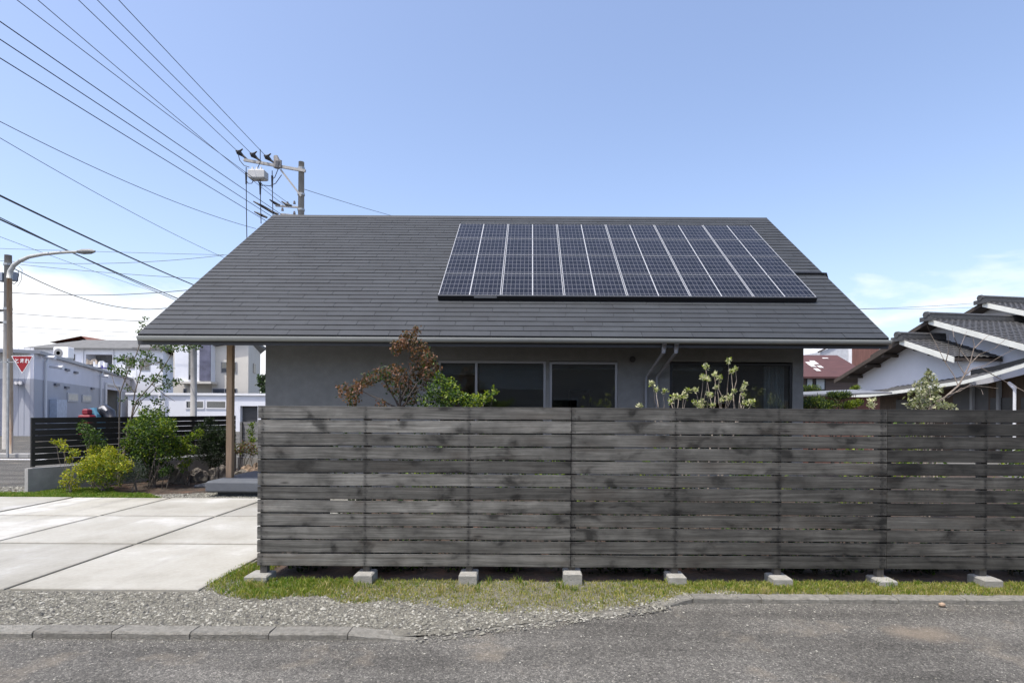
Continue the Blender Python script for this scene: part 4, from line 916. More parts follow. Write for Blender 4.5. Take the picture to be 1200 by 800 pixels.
# big pole rising behind the ridge
D = 24.0; bp = P(352, 400, D); x0 = bp.x
t = pole('tall concrete utility pole with crossarm rising behind the roof ridge', 'utility_pole', x0, D, P(352, 190, D).z, .18, .115)
WS = mat('weathered_steel', (.34, .33, .31), .6, .15, 4, metal=.2)
obj('crossarm', MB().bar(P(286, 187.5, D - .15), P(358, 200.5, D - .15), .09, .11), WS, t)
obj('brace', MB().bar(P(329, 199, D - .15), P(353, 230, D - .15), .05, .07), WS, t)
obj('crossarm', MB().bar(P(323, 241, D - .1), P(350, 243, D - .1), .07, .07), WS, t)
obj('crossarm', MB().bar(P(329, 251, D - .1), P(350, 253, D - .1), .07, .07), WS, t)
sb0, sb1 = P(293, 200, D - .35), P(312, 211, D - .35)
sw = obj('switch_box', MB().bevbox(sb0.x, sb1.x, D - .55, D - .15, sb1.z, sb0.z, .05), mat('switch_grey', (.44, .44, .43), .5, .1, 3), t)
for px in (296, 301, 306): obj('bushing', MB().tube([P(px, 200, D - .35), P(px, 196, D - .35)], [.05, .035], 8), mat('porcelain', (.6, .6, .58), .3), sw)
obj('pole_bands', MB().tube([(x0, D, P(352, 198, D).z - .05), (x0, D, P(352, 198, D).z + .05)], .145, 12).tube([(x0, D, P(352, 228, D).z - .04), (x0, D, P(352, 228, D).z + .04)], .15, 12).tube([(x0, D, P(352, 246, D).z - .04), (x0, D, P(352, 246, D).z + .04)], .15, 12), STEEL, t)
obj('arrester', MB().tube([P(324, 197, D - .2), P(325, 190, D - .2), P(323, 183, D - .2)], [.13, .15, .09], 8).tube([P(328, 197, D - .2), P(329, 188, D - .2)], [.08, .05], 8), mat('arrester', (.2, .19, .18), .6), t)
for px, py in ((279.5, 178.5), (296, 181.5), (312.5, 184)): obj('insulator', MB().tube([P(px - 3, py - 2, D - .2), P(px, py, D - .2), P(px + 5, py + 4, D - .15), P(px + 10, py + 8, D - .15)], [.03, .11, .05, .03], 8).tube([P(px, py, D - .2), P(px + 5, py - 4, D - .2)], [.06, .02], 6), WIRE, t)
for pl in (((316, 234), (322, 238), (328, 240.5)), ((330, 236), (336, 240), (342, 241)), ((297, 236), (308, 242), (320, 249), (326, 251)), ((298, 248), (306, 252), (313, 255))):
    n_ = len(pl); obj('strain_insulator', MB().tube([P(x, y, D - .12) for x, y in pl], [.025] + [.06] * (n_ - 2) + [.04], 7), WIRE, t)
for px, py in ((331, 245), (337, 238), (345, 237), (345, 249)): obj('pin_insulator', MB().tube([P(px, py + 2, D - .1), P(px, py - 1.5, D - .1)], [.06, .035], 7), mat('porcelain_dark', (.12, .11, .11), .4), t)
leads = MB()
for px, y0, y1 in ((288.5, 196, 292), (305, 208, 262), (319, 200, 256)):
    leads.tube([P(px, y0, D - .2), P(px + .3, (y0 + y1) / 2, D - .2), P(px + 1, y1, D - .2)], .018, 5); leads.tube([P(px, y0 + 6, D - .2), P(px, y0 + 20, D - .2)], [.045, .03], 6)
for pl in ([(279, 180), (281, 188), (286, 194), (292, 196)], [(288, 211), (291, 215), (295, 215), (298, 210)], [(304, 212), (308, 217), (316, 218), (323, 215), (330, 205)], [(319, 210), (322, 208), (326, 198)], [(305, 175), (305, 190), (302, 197)], [(302, 211), (304, 216), (308, 218)]): leads.tube([P(x, y, D - .3) for x, y in pl], .016, 5)
obj('lead_wires', leads, WIRE, t)
# ------------------------------------------------------------------ overhead lines
def wire(label, p0, p1, sag, r, m=WIRE, group=None, n=22, name='power_line', ext=0.0, cat='wire'):
    p0 = Vector(p0); p1 = Vector(p1); p1 = p0 + (p1 - p0) * (1 + ext)
    pts = [p0.lerp(p1, i / n) - Vector((0, 0, 4 * sag * (i / n) * (1 - i / n))) for i in range(n + 1)]
    o = obj(name, MB().tube(pts, r, 5), m, None, p0); tag(o, label, cat, group); return o
HV = 'heavy black line strung from the crossarm tip of the tall pole out over the street'
for (a, b_, HV) in (((279.5, 178.5), (93, 0), 'heavy black line tied to the outer tip of the tall pole crossarm'), ((296, 181.5), (115, 0), 'heavy black line tied mid-crossarm above the switch box of the tall pole'), ((312.5, 184), (140, 0), 'heavy black line tied to the crossarm beside the arrester of the tall pole')):
    De = 24 * (CX - a[0]) / (CX - b_[0]); p0, p1 = P(a[0], a[1], 23.8), P(b_[0], b_[1], De)
    o = wire(HV, p0, p1, .03, .011, WIRE, 'three high lines on the tall pole', ext=.55)
LV = 'middle black line strung from the lower arm of the tall pole over the street'
for (a, b_, LV) in (((330, 251.5), (0, 22), 'topmost of three black lines meeting the lower arm of the tall pole'), ((322, 256), (0, 43), 'middle of three black lines meeting the lower arm of the tall pole'), ((312, 259), (0, 65), 'lowest of three black lines meeting the lower arm of the tall pole')):
    De = 23.9 * (CX - a[0]) / (CX - b_[0]); wire(LV, P(a[0], a[1], 23.9), P(b_[0], b_[1], De), .06, .0115, WIRE, 'three lower lines on the tall pole', ext=.6)
TV = 'thin grey line running between the upper and lower black lines of the tall pole'
for (a, b_, TV) in (((342, 241), (28, 0), 'thin grey line next above the three black lines of the lower arm'), ((332, 240), (51, 0), 'thin grey line next below the heavy crossarm lines of the tall pole')):
    De = 23.9 * (CX - a[0]) / (CX - b_[0]); wire(TV, P(a[0], a[1], 23.9), P(b_[0], b_[1], De), .12, .009, WIREG, 'two thin lines on the tall pole', ext=.5)
for (a, c_, b_, Da, Db, sag, r, m, lab, nm) in [
    ((300, 268), None, (-30, 127), 26, 15, .30, .011, WIREG, 'sagging thin grey cable that dips behind the roof slope below the tall pole', 'service_cable'),
    ((265, 303), None, (-30, 144), 30, 16, .18, .010, WIREG, 'thin straight grey cable ending at the middle of the left roof slope', 'service_cable'),
    ((240, 339), None, (-30, 214.5), 34, 15, .10, .030, WIRE, 'thick twisted black cable slanting down to the left roof slope', 'trunk_cable'),
    ((222, 355), None, (-30, 243), 34, 15, .08, .024, WIRE, 'second thick black cable, running parallel below the twisted one', 'trunk_cable'),
    ((224, 359), None, (-30, 240), 36, 17, .10, .016, WIRE, 'thinner black cable lashed beside the second thick cable', 'trunk_cable'),
    ((228, 339), None, (-20, 340), 40, 40, .38, .026, WIREG, 'level dark cable crossing the white cloud just above the lamp arm height', 'street_cable'),
    ((175, 376.5), None, (-20, 364), 40, 40, .08, .022, WIREG, 'level grey cable crossing the cloud well below the lamp arm', 'street_cable'),
    ((245, 327), None, (24, 310), 42, 42, .10, .018, WIREG, 'faint beaded grey cable leaving the short pole toward the roof', 'street_cable'),
    ((262, 299), None, (-20, 304), 42, 42, .45, .018, WIREG, 'faint grey cable that sags and rises again to the roof slope', 'street_cable'),
    ((275, 299), None, (-20, 290.5), 46, 46, .03, .016, WIREG, 'faint topmost level cable behind the street lamp head', 'street_cable'),
    ((170, 390), None, (-20, 380), 46, 46, .06, .018, WIREG, 'lowest pair cable above the shop roof, upper one', 'street_cable'),
    ((172, 395), None, (-20, 386), 46, 46, .06, .014, WIREG, 'lowest pair cable above the shop roof, lower one', 'street_cable'),
    ((195, 361), None, (17, 315), 30, 21.4, .55, .018, WIRE, 'black drop cable drooping from the short pole to the right', 'drop_cable'),
    ((215, 352), None, (-30, 266), 36, 18, .10, .008, WIREG, 'very thin slanting grey wire under the thick black cables', 'service_cable'),
    ((1180, 352), None, (1000, 362), 40, 40, .10, .014, WIREG, 'thin wire in the sky between the two roofs, upper one', 'street_cable'),
    ((1190, 358), None, (1000, 362), 44, 44, .10, .012, WIREG, 'thin wire in the sky between the two roofs, lower one', 'street_cable'),
    ((520, 268), None, (354, 221), 40, 24, .10, .012, WIREG, 'thin wire leaving the tall pole toward the solar panels', 'service_cable')]:
    wire(lab, P(a[0], a[1], Da), P(b_[0], b_[1], Db), sag, r, m, None, name=nm, cat='cable')

# ================================================================== LEFT BACKGROUND BUILDINGS
SHOPW = mat('shop_white', (.68, .68, .69), .7, .05, .6, dirt=.15, dirtc=(.5, .5, .5)); SHOPG = mat('shop_grey', (.36, .37, .41), .7, .06, .6)
C = P(40, 407, 31); C.z = 0; us = Vector((-.47, .883, 0)); ns = Vector((.883, .47, 0))
ztop = P(40, 407.5, 31).z; zs = P(40, 414, 31).z; zb = P(40, 443.7, 31).z
t = thing('shop_building', 'white over grey corrugated shop building behind the stop sign', 'building', (C.x - 4, 36, 0))
LX = P(-60, 407, 31).x
# front wall of upright sheets, upper white, lower grey
mb = MB(); mbu = MB(); x = LX
while x < C.x - .01:
    x2 = min(x + .32, C.x)
    for m_, a, b_ in ((mb, -.1, zb), (mbu, zb, ztop)): m_.add([(x, 31, a), (x + (x2 - x) * .82, 31, a), (x + (x2 - x) * .91, 31.02, a), (x2, 31, a), (x, 31, b_), (x + (x2 - x) * .82, 31, b_), (x + (x2 - x) * .91, 31.02, b_), (x2, 31, b_)], [(0, 1, 5, 4), (1, 2, 6, 5), (2, 3, 7, 6)])
    x = x2
obj('front_wall_lower', mb, SHOPG, t); obj('front_wall_upper', mbu, SHOPW, t)
def S(tt, z, off=0.0): return C + us * tt + ns * off + Vector((0, 0, z))
def sidewall(t0, t1, z0, z1, th=.15): return MB().prism([S(t0, z0), S(t1, z0), S(t1, z1), S(t0, z1)], -ns * th)
SL_ = 44
SHOPW_SHADED = mat('shop_white_shaded', (.56, .57, .64), .7, .05, .6);  # the shop white again, with the side wall's shade put into the colour
d0, d1, dz = 20.3, 27.6, P(130, 451, 50).z
mb = MB()
for a, b_, z0, z1 in ((.02, d0, -.1, zb), (d1, SL_, -.1, zb), (d0, d1, dz, zb)):
    if z1 > z0: mb.prism([S(a, z0), S(b_, z0), S(b_, z1), S(a, z1)], -ns * .15)
obj('side_wall_lower', mb, SHOPG, t)
obj('side_wall_upper', sidewall(.02, SL_, zb + .002, zs - .002), SHOPW_SHADED, t)
obj('shop_roof', MB().prism([S(-.0, zs, .25), S(SL_, zs, .25), S(SL_, zs, -14), S(0, zs, -14)], (0, 0, .18)), mat('shop_roof_grey', (.3, .31, .33), .6, .1, 1), t)
obj('garage_recess', MB().prism([S(d0 - .3, -.1, -2.2), S(d1 + .3, -.1, -2.2), S(d1 + .3, dz + .3, -2.2), S(d0 - .3, dz + .3, -2.2)], -ns * .1).prism([S(d0 - .3, dz + .05, -.16), S(d1 + .3, dz + .05, -.16), S(d1 + .3, dz + .05, -2.2), S(d0 - .3, dz + .05, -2.2)], (0, 0, .1)).prism([S(d1 + .1, -.1, -.16), S(d1 + .3, -.1, -.16), S(d1 + .3, dz, -.16), S(d1 + .1, dz, -.16)], -ns * 2), mat('shutter_grey', (.30, .29, .27), .7, .1, 2), t)
obj('door_frame', MB().bar(S(d0 - .1, -.1, .06), S(d0 - .1, dz + .2, .06), .2, .2).bar(S(d1 + .1, -.1, .06), S(d1 + .1, dz + .2, .06), .2, .2).bar(S(d0 - .2, dz + .1, .06), S(d1 + .2, dz + .1, .06), .2, .2), SHOPW, t)
for a, z1 in ((1.8, zs - .2), (18.0, zs - .2)): obj('downpipe', MB().tube([S(a + .4, zs, .15), S(a, z1 - .2, .1), S(a, -.1, .1)], .07, 8), SHOPW, t)
for a, b_, z0, z1 in ((7.2, 10.2, 1.9, 2.5), (11.5, 14.6, 1.9, 2.45)):
    w_ = obj('window', MB().prism([S(a, z0, .012), S(b_, z0, .012), S(b_, z1, .012), S(a, z1, .012)], ns * .05), mat('shop_window_frame', (.45, .45, .46), .6), t)
    obj('pane', MB().prism([S(a + .15, z0 + .1, .064), S(b_ - .15, z0 + .1, .064), S(b_ - .15, z1 - .1, .064), S(a + .15, z1 - .1, .064)], ns * .008), mat('frosted_pane', (.38, .37, .33), .4, .2, 2), w_)
for a, z in ((4.0, 2.85), (6.5, 2.75), (6.6, 3.9), (9, 3.85), (14.5, 2.9)): obj('wall_vent', MB().prism([S(a, z, .002), S(a + .9, z, .002), S(a + .9, z + .14, .002), S(a, z + .14, .002)], ns * .12), mat('vent_dark', (.12, .125, .15), .6), t)
obj('wall_lamp', MB().tube([S(1.2, zs - .1, .1), S(1.0, zs - .12, .7)], [.06, .12], 8), SHOPW, t); obj('wall_lamp', MB().tube([S(2.6, zs - .55, .1), S(2.3, zs - .6, .8)], [.06, .12], 8), SHOPW, t)
obj('wall_lamp', MB().tube([S(17.2, zs - .4, .1), S(16.9, zs - .45, .8)], [.06, .12], 8), SHOPW, t)
obj('meter_cabinet', MB().prism([S(3.0, -.05, .02), S(5.4, -.05, .02), S(5.4, 2.0, .02), S(3.0, 2.0, .02)], ns * .35), mat('cabinet_pale', (.42, .47, .55), .6, .2, 4), t)
for px in (18.5, 23.5): obj('spot_lamp', MB().tube([P(px, 447.5, 30.98), P(px + .3, 449, 30.7), P(px + .8, 451, 30.5)], [.07, .11, .04], 8), mat('spot_grey', (.3, .3, .32), .7), t)
# air-conditioner on the shop roof
D = 39; a, b_ = P(62.5, 419, D), P(80, 406.5, D)
t = thing('air_conditioner', 'white outdoor air-conditioner unit with round fan grille on the shop roof', 'air conditioner', ((a.x + b_.x) / 2, D, zs + .18))
obj('casing', MB().bevbox(a.x, b_.x, D, D + .5, a.z, b_.z, .03), WHITEP, t)
fc = P(68.5, 413.5, D); mb = MB()
for k in range(5): mb.add([(fc.x + (.30 - .055 * k) * math.cos(q * math.pi / 10), D - .02 - .004 * (k % 2), fc.z + (.30 - .055 * k) * math.sin(q * math.pi / 10)) for q in range(20)], [tuple(range(20))])
obj('fan_grille', mb, mat('grille_grey', (.2, .2, .2), .5), t)
obj('stand', MB().box(a.x + .05, a.x + .12, D + .03, D + .47, zs + .18, a.z).box(b_.x - .12, b_.x - .05, D + .03, D + .47, zs + .18, a.z), STEEL, t)
def hip_roof(x0, x1, y0, y1, z, h, inset, m, parent, name='roof', over=.5):
    x0 -= over; x1 += over; y0 -= over; y1 += over; ym = (y0 + y1) / 2
    v = [(x0, y0, z), (x1, y0, z), (x1, y1, z), (x0, y1, z), (x0 + inset, ym, z + h), (x1 - inset, ym, z + h), (x0, y0, z - .15), (x1, y0, z - .15), (x1, y1, z - .15), (x0, y1, z - .15)]
    return obj(name, MB().add(v, [(0, 1, 5, 4), (1, 2, 5), (2, 3, 4, 5), (3, 0, 4), (6, 7, 1, 0), (7, 8, 2, 1), (8, 9, 3, 2), (9, 6, 0, 3), (9, 8, 7, 6)]), m, parent)
def simple_window(px0, py0, px1, py1, D, parent, fm, gm, fw=.06, mull=0, name='window'):
    a = P(px0, py1, D); b_ = P(px1, py0, D); y = D - .05
    ms = [a.x + (b_.x - a.x) * (k + 1) / (mull + 1) for k in range(mull)]
    return window(a.x, b_.x, a.z, b_.z, y, parent, fm, gm, ms, fw, .05, name)
# white two-storey house with grey hipped roof
GREYROOF = mat('grey_roof', (.13, .13, .125), .8, .2, 2, bump=.2, bscale=6); HWALL = mat('house_white', (.66, .67, .70), .75, .05, 1)
D = 62; x0, x1 = P(38, 420, D).x, P(160, 420, D).x; ze = P(100, 408, D).z
t = thing('white_house', 'white two storey house with grey hipped roof and a recessed balcony behind the shop', 'house', ((x0 + x1) / 2, D + 4, 0))
bx0, bx1, bz0, bz1 = P(100.5, 430, D).x, P(132, 430, D).x, P(116, 432, D).z, P(116, 415, D).z
mb = MB()
mb.box(x0, bx0, D, D + 8, -.1, ze); mb.box(bx1, x1, D, D + 8, -.1, ze); mb.box(bx0, bx1, D, D + 8, -.1, bz0); mb.box(bx0, bx1, D, D + 8, bz1, ze); mb.box(bx0, bx1, D + 1.5, D + 8, bz0, bz1)
obj('wall', mb, HWALL, t)
obj('balcony_shutter', MB().box(bx0 + .05, bx1 - .05, D + 1.42, D + 1.48, bz0, bz1), mat('shutter_brown', (.15, .15, .15), .6, .3, 3, (8, 1, .2)), t)
hip_roof(x0, x1, D, D + 8, ze, P(100, 398.5, D).z - ze + .5, 3.2, GREYROOF, t)
simple_window(83, 415, 88, 422, D, t, BLACKM, GLASSF); simple_window(147, 418, 158, 432, D, t, ALU, GLASSF, mull=1)
obj('downpipe', MB().tube([P(97, 409, D - .1), P(97, 440, D - .1)], .06, 6).tube([P(132.5, 409, D - .1), P(132.5, 440, D - .1)], .06, 6), SHOPW, t)
for k, (px, py, r, m_, lab, nm) in enumerate(((108, 424, .45, mat('laundry_tan', (.5, .42, .33), .9, .2, 4), 'tan bundle of laundry on the recessed balcony', 'laundry'), (118, 427, .55, WHITEP, 'white bedding hung over the recessed balcony rail', 'laundry'), (125, 429.5, .38, mat('laundry_violet', (.14, .13, .33), .9, .2, 4), 'violet cloth on the recessed balcony', 'laundry'))):
    c = P(px, py, D - .05); mb = MB(); vs = []
    for j in range(6):
        for i in range(9):
            u_ = (i / 8 - .5) * 2; vs.append((c.x + u_ * r * 1.3, c.y - .10 * math.sin(i * 1.9 + k) - .05, c.z + r * .55 - j / 5 * r * 1.1 + .12 * math.cos(i * 1.1 + k) * (1 - j / 5)))
    n_ = len(vs); vs += [(p[0], p[1] + .12, p[2]) for p in vs]
    q = [(j * 9 + i, j * 9 + i + 1, (j + 1) * 9 + i + 1, (j + 1) * 9 + i) for j in range(5) for i in range(8)]
    mb.add(vs, q + [tuple(a_ + n_ for a_ in f[::-1]) for f in q]); o = obj(nm, mb, m_, None, c); tag(o, lab, 'laundry')
D2 = 59; x2, x3 = P(160.5, 420, D2).x, P(191, 420, D2).x
t = thing('white_wing', 'white gabled wing with black corner window stepping back from the hipped house', 'house', ((x2 + x3) / 2, D2 + 4, 0))
zz = P(175, 410, D2).z; xs_ = P(205, 420, D2 + 9).x
obj('wall', MB().prism([(x2, D2, -.1), (x3, D2, -.1), (xs_, D2 + 9, -.1), (x2, D2 + 9, -.1)], (0, 0, zz + .1)), HWALL, t)
obj('roof', MB().prism([(x2 - .2, D2 - .5, zz), (x3 + .4, D2 - .5, zz), (xs_ + .5, D2 + 9.4, zz), (x2 - .2, D2 + 9.4, zz)], (0, 0, .2)).add([(x2 - .2, D2 - .5, zz + .2), (x3 + .4, D2 - .5, zz + .2), (xs_ + .5, D2 + 9.4, zz + .2), (x2 - .2, D2 + 9.4, zz + .2), ((x2 + x3) / 2 - .6, D2 + 3, zz + 1.2), ((x2 + xs_) / 2, D2 + 6, zz + 1.2)], [(0, 1, 4), (1, 2, 5, 4), (2, 3, 5), (3, 0, 4, 5)]), GREYROOF, t)
simple_window(187.5, 421, 190.5, 432, D2, t, BLACKM, GLASSF); simple_window(147.5 + 16, 420, 176, 434, D2, t, ALU, GLASSF, mull=1)
# red-roofed gable far behind
D = 76; a, b_, c = P(57, 401, D), P(110, 403, D), P(95, 393.5, D)
t = thing('red_roof_house', 'far house whose dark red gable roof peeps over the grey hipped roof', 'house', (b_.x - 2, D + 4, 0))
obj('roof', MB().add([(a.x, D, a.z), (b_.x, D, a.z - .3), (c.x, D, c.z), (a.x, D + 8, a.z), (b_.x, D + 8, a.z - .3), (c.x, D + 8, c.z)], [(0, 2, 5, 3), (2, 1, 4, 5), (0, 1, 4, 3)]), mat('rust_roof', (.19, .075, .05), .8, .2, 2), t)
obj('gable', MB().add([(a.x + 3.6, D - .05, a.z), (b_.x - .8, D - .05, a.z - .1), (c.x + .3, D - .05, c.z - .5)], [(0, 1, 2)]).box(a.x + .8, b_.x - .6, D + .3, D + 7.6, -.1, a.z - .31), mat('gable_grey', (.2, .2, .2), .8), t)
# beige house: two blocks
BEIGE = mat('beige_render', (.54, .51, .45), .8, .05, 1)
D = 50
t = thing('beige_house', 'tall beige rendered house with sloping roof behind the white wall', 'house', (P(262, 430, D).x, D + 4, 0))
xa, xb = P(203, 440, D).x, P(247.5, 440, D).x; zt = P(215, 413, D).z
obj('left_block', MB().box(xa, xb, D, D + 7, -.1, zt), BEIGE, t)
bx = P(214.5, 430, D).x; by = P(247, 430, D - 1.2).x; bz = P(230, 447, D - 1.2).z; bzt = P(230, 402, D - 1.2).z
obj('bay', MB().box(bx, by, D - 1.2, D - .002, bz, bzt + 1), HWALL, t)
simple_window(221, 400, 226, 445, D - 1.2, t, ALU, GLASSF); 
obj('lattice_screen', MB().box(P(234, 430, D - 1.25).x, P(247, 430, D - 1.25).x, D - 1.30, D - 1.24, bz + .05, bzt + .6), mat('screen_dark', (.09, .09, .13), .5, .4, 1.5), t)
obj('balcony_slab', MB().box(P(203, 447, D - 1.5).x, P(248, 447, D - 1.5).x, D - 1.6, D - .01, bz - .18, bz - .005), BEIGE, t)
xc, xd = P(248, 440, D - .5).x, P(291, 440, D - .5).x; xe = P(305, 440, D + 8).x; zl, zm = P(248, 407, D - .5).z, P(278, 399.5, D - .5).z; zr = P(305, 409, D + 8).z
obj('right_block', MB().add([(xc, D - .5, -.1), (xd, D - .5, -.1), (xe, D + 8, -.1), (xc, D + 8, -.1), (xc, D - .5, zl), (xd, D - .5, zm), (xe, D + 8, zr), (xc, D + 8, zl)], [(0, 1, 5, 4), (1, 2, 6, 5), (2, 3, 7, 6), (3, 0, 4, 7)]), BEIGE, t)
obj('roof', MB().prism([(xc - .3, D - .9, zl), (xd + .2, D - .9, zm + .1), (xe + .4, D + 8.4, zr + .0), (xc - .3, D + 8.4, zl)], (0, 0, .22)), GREYROOF, t)
simple_window(259, 424, 278, 437, D - .5, t, ALU, GLASSF, mull=1); simple_window(249, 455, 278, 464, D - .5, t, ALU, GLASSF, mull=1); simple_window(215, 455, 219, 462, D, t, ALU, GLASSF)
fq = Vector((xd, D - .5, 0)).lerp(Vector((xe, D + 8, 0)), .35); fq2 = Vector((xd, D - .5, 0)).lerp(Vector((xe, D + 8, 0)), .55); zz0, zz1 = P(296, 437, 53).z, P(296, 426, 53).z
obj('side_window', MB().prism([fq + Vector((0, 0, zz0)), fq2 + Vector((0, 0, zz0)), fq2 + Vector((0, 0, zz1)), fq + Vector((0, 0, zz1))], (.06, -.04, 0)), BLACKM, t)
# low white building
WALLW = mat('wall_white_far', (.70, .71, .74), .75, .05, .5); D = 38
t = thing('white_low_building', 'long low flat-roofed white building with ribbon windows across the street', 'building', (P(250, 480, D).x, D + 3, 0))
xa, xb = P(150, 480, D).x, P(335, 480, D).x; zt = P(250, 463, D).z
oa, ob, oz = P(281.5, 480, D).x, P(302, 480, D).x, P(290, 475.5, D).z
mb = MB().box(xa, oa, D, D + 6, -.1, zt).box(ob, xb, D, D + 6, -.1, zt).box(oa, ob, D, D + 6, oz, zt).box(oa, ob, D + 2.5, D + 6, -.1, oz)
obj('wall', mb, WALLW, t); obj('coping', MB().box(xa - .1, xb + .1, D - .12, D + 6.1, zt, zt + .14), WHITEP, t)
obj('garage_gate', MB().box(oa + .02, ob - .02, D + .3, D + .36, -.05, oz - .02), mat('gate_dark', (.05, .05, .05), .6, .3, 2, (1, 1, 9)), t)
simple_window(217.5, 469, 240, 479, D, t, SHOPW, GLASSF, fw=.08, mull=1); simple_window(241.5, 469, 266, 479, D, t, SHOPW, GLASSF, fw=.08, mull=0)
obj('white_post', MB().box(P(189.5, 480, D).x, P(191.8, 480, D).x, D - .35, D - .2, -.1, P(190, 452, D).z), WHITEP, t)
# parked covered things in front of the shop
def lump(name, label, cat, px, py, D, w, h, m, seed, zb=None):
    c = P(px, py, D); vs = []; nu, nv = 14, 9
    for j in range(nv + 1):
        th = math.pi * j / nv
        for i in range(nu):
            ph = 2 * math.pi * i / nu; d = Vector((math.sin(th) * math.cos(ph), math.sin(th) * math.sin(ph), math.cos(th)))
            q = 1 + .35 * mnoise.noise(d * 1.8 + Vector((seed, 0, 0))); vs.append((c.x + d.x * q * w / 2, c.y + d.y * q * w / 2, max(-.03, c.z - h / 2 + d.z * q * h / 2)))
    fs = [(j * nu + i, (j + 1) * nu + i, (j + 1) * nu + (i + 1) % nu, j * nu + (i + 1) % nu) for j in range(nv) for i in range(nu)]
    o = obj(name, MB().add(vs, fs), m, None, (c.x, c.y, 0), smooth=True); return tag(o, label, cat)
D = 27; c = P(102, 490, D)
t = thing('toy_cart', 'bright red plastic cart with a raised seat beside the shop wall', 'cart', (c.x, D, 0))
obj('body', MB().bevbox(c.x - .27, c.x + .27, D - .2, D + .2, .25, P(102, 486, D).z, .05), mat('plastic_red', (.20, .008, .02), .5, .15, 4), t)
obj('seat', MB().bevbox(c.x - .12, c.x + .13, D - .15, D + .15, P(102, 486, D).z + .001, P(102, 479, D).z, .05), mat('plastic_red', (.20, .008, .02)), t)
for dx in (-.2, .2): obj('wheel', MB().tube([(c.x + dx, D - .22, .13), (c.x + dx, D + .22, .13)], .15, 12), BLACKM, t)
c = P(112, 484, 27.4); mb = MB(); mb.prism([(c.x - .26, 27.2, -.03), (c.x + .24, 27.2, -.03), (c.x + .20, 27.2, P(112, 485, 27.4).z), (c.x + .05, 27.2, P(112, 477.5, 27.4).z), (c.x - .20, 27.2, P(112, 478.5, 27.4).z)], (.05, .5, 0))
o = obj('tarpaulin', mb, mat('cloth_blue', (.13, .33, .46), .8, .25, 4), None, (c.x, 27.4, 0)); tag(o, 'light blue tarpaulin cover between the red cart and the motor scooter', 'tarpaulin')
D = 27.6; c = P(124, 485, D)
t = thing('motor_scooter', 'black and white covered motor scooter parked beside the blue tarpaulin', 'scooter', (c.x, D, 0))
obj('body', MB().tube([P(x, y, D) for x, y in ((115, 492), (117, 483), (122, 479), (128, 484), (131, 492))], [.22, .3, .26, .28, .2], 10), mat('scooter_black', (.02, .022, .03), .35), t, smooth=True)
obj('windscreen', MB().tube([P(x, y, D - .25) for x, y in ((116.5, 478.5), (121, 477.5), (125, 481))], [.05, .10, .04], 8), mat('scooter_screen', (.4, .4, .4), .8), t, smooth=True)
for dx in (-.3, .32): obj('wheel', MB().tube([(c.x + dx, D - .06, .22), (c.x + dx, D + .06, .22)], .25, 14), BLACKM, t)
obj('frame', MB().bar((c.x - .3, D, .25), (c.x + .32, D, .25), .18, .2).bar((c.x - .25, D, .3), (c.x - .2, D, 1.1), .2, .3).bar((c.x + .2, D, .3), (c.x + .2, D, 1.0), .2, .3), BLACKM, t)
# far tree by the house corner
b_ = P(309, 470, 44); b_.z = -.1
plant('far_tree', 'dark distant evergreen tree at the corner of the beige house', 'tree', b_, [CL(308, 446, 44, 6, 220, .3, (3, 1), .2), CL(312, 454, 44, 7, 240, .3, (3, 1), .2), CL(316, 444, 44, 8, 240, .3, (3, 1), .2), CL(313, 462, 44, 7, 200, .3, (3, 1), .2)], [L_DRK, L_GRN2], stem_r=.12, spread=.1, bark=BARKD, trunk='trunk')

# ================================================================== RIGHT: the tiled neighbour
U = Vector((.162, -.987, 0)); NV = Vector((.987, .162, 0)); PITC = .38
KAWARA = mat('roof_tile_grey', (.055, .055, .055), .55, .3, 9, bump=.3, bscale=20, dirt=.3, dirtc=(.14, .13, .12))
WOODD = mat('dark_eave_wood', (.055, .042, .032), .8, .25, 5); PLAST = mat('white_plaster', (.70, .71, .74), .85, .04, 1, dirt=.1, dirtc=(.5, .5, .5)); BARGE = mat('barge_white', (.68, .69, .63), .6, .08, 3, dirt=.2, dirtc=(.45, .47, .42))
nb = thing('tiled_house', 'traditional house with stepped grey tiled gables and white plaster walls beyond the fence', 'house', (19, 22, 0))
def tiled(p00, p10, p11, p01, nu, nv, parent, amp=.035):
    """p00->p10 runs along the ridge direction (columns), p00->p01 down the slope (courses)"""
    p00, p10, p11, p01 = map(Vector, (p00, p10, p11, p01)); nrm = (p10 - p00).cross(p01 - p00).normalized()
    if nrm.z < 0: nrm = -nrm
    mb = MB(); W_ = nu * 4 + 1
    for j in range(nv):
        for e_ in (0, 1):
            v = (j + e_) / nv
            for i in range(W_):
                u_ = i / (W_ - 1); base = p00.lerp(p10, u_).lerp(p01.lerp(p11, u_), v)
                mb.v.append(tuple(base + nrm * (.02 + amp * abs(math.sin(math.pi * i / 4)) + .028 * e_)))
    for j in range(nv):
        for i in range(W_ - 1):
            a = (j * 2) * W_ + i; mb.f.append((a, a + 1, a + W_ + 1, a + W_)); mb.m.append(0)
            if j < nv - 1: b2 = (j * 2 + 1) * W_ + i; mb.f.append((b2, b2 + 1, b2 + W_ + 1, b2 + W_)); mb.m.append(0)
    o = obj('roof_tiles', mb, KAWARA, parent, kind='stuff'); return o
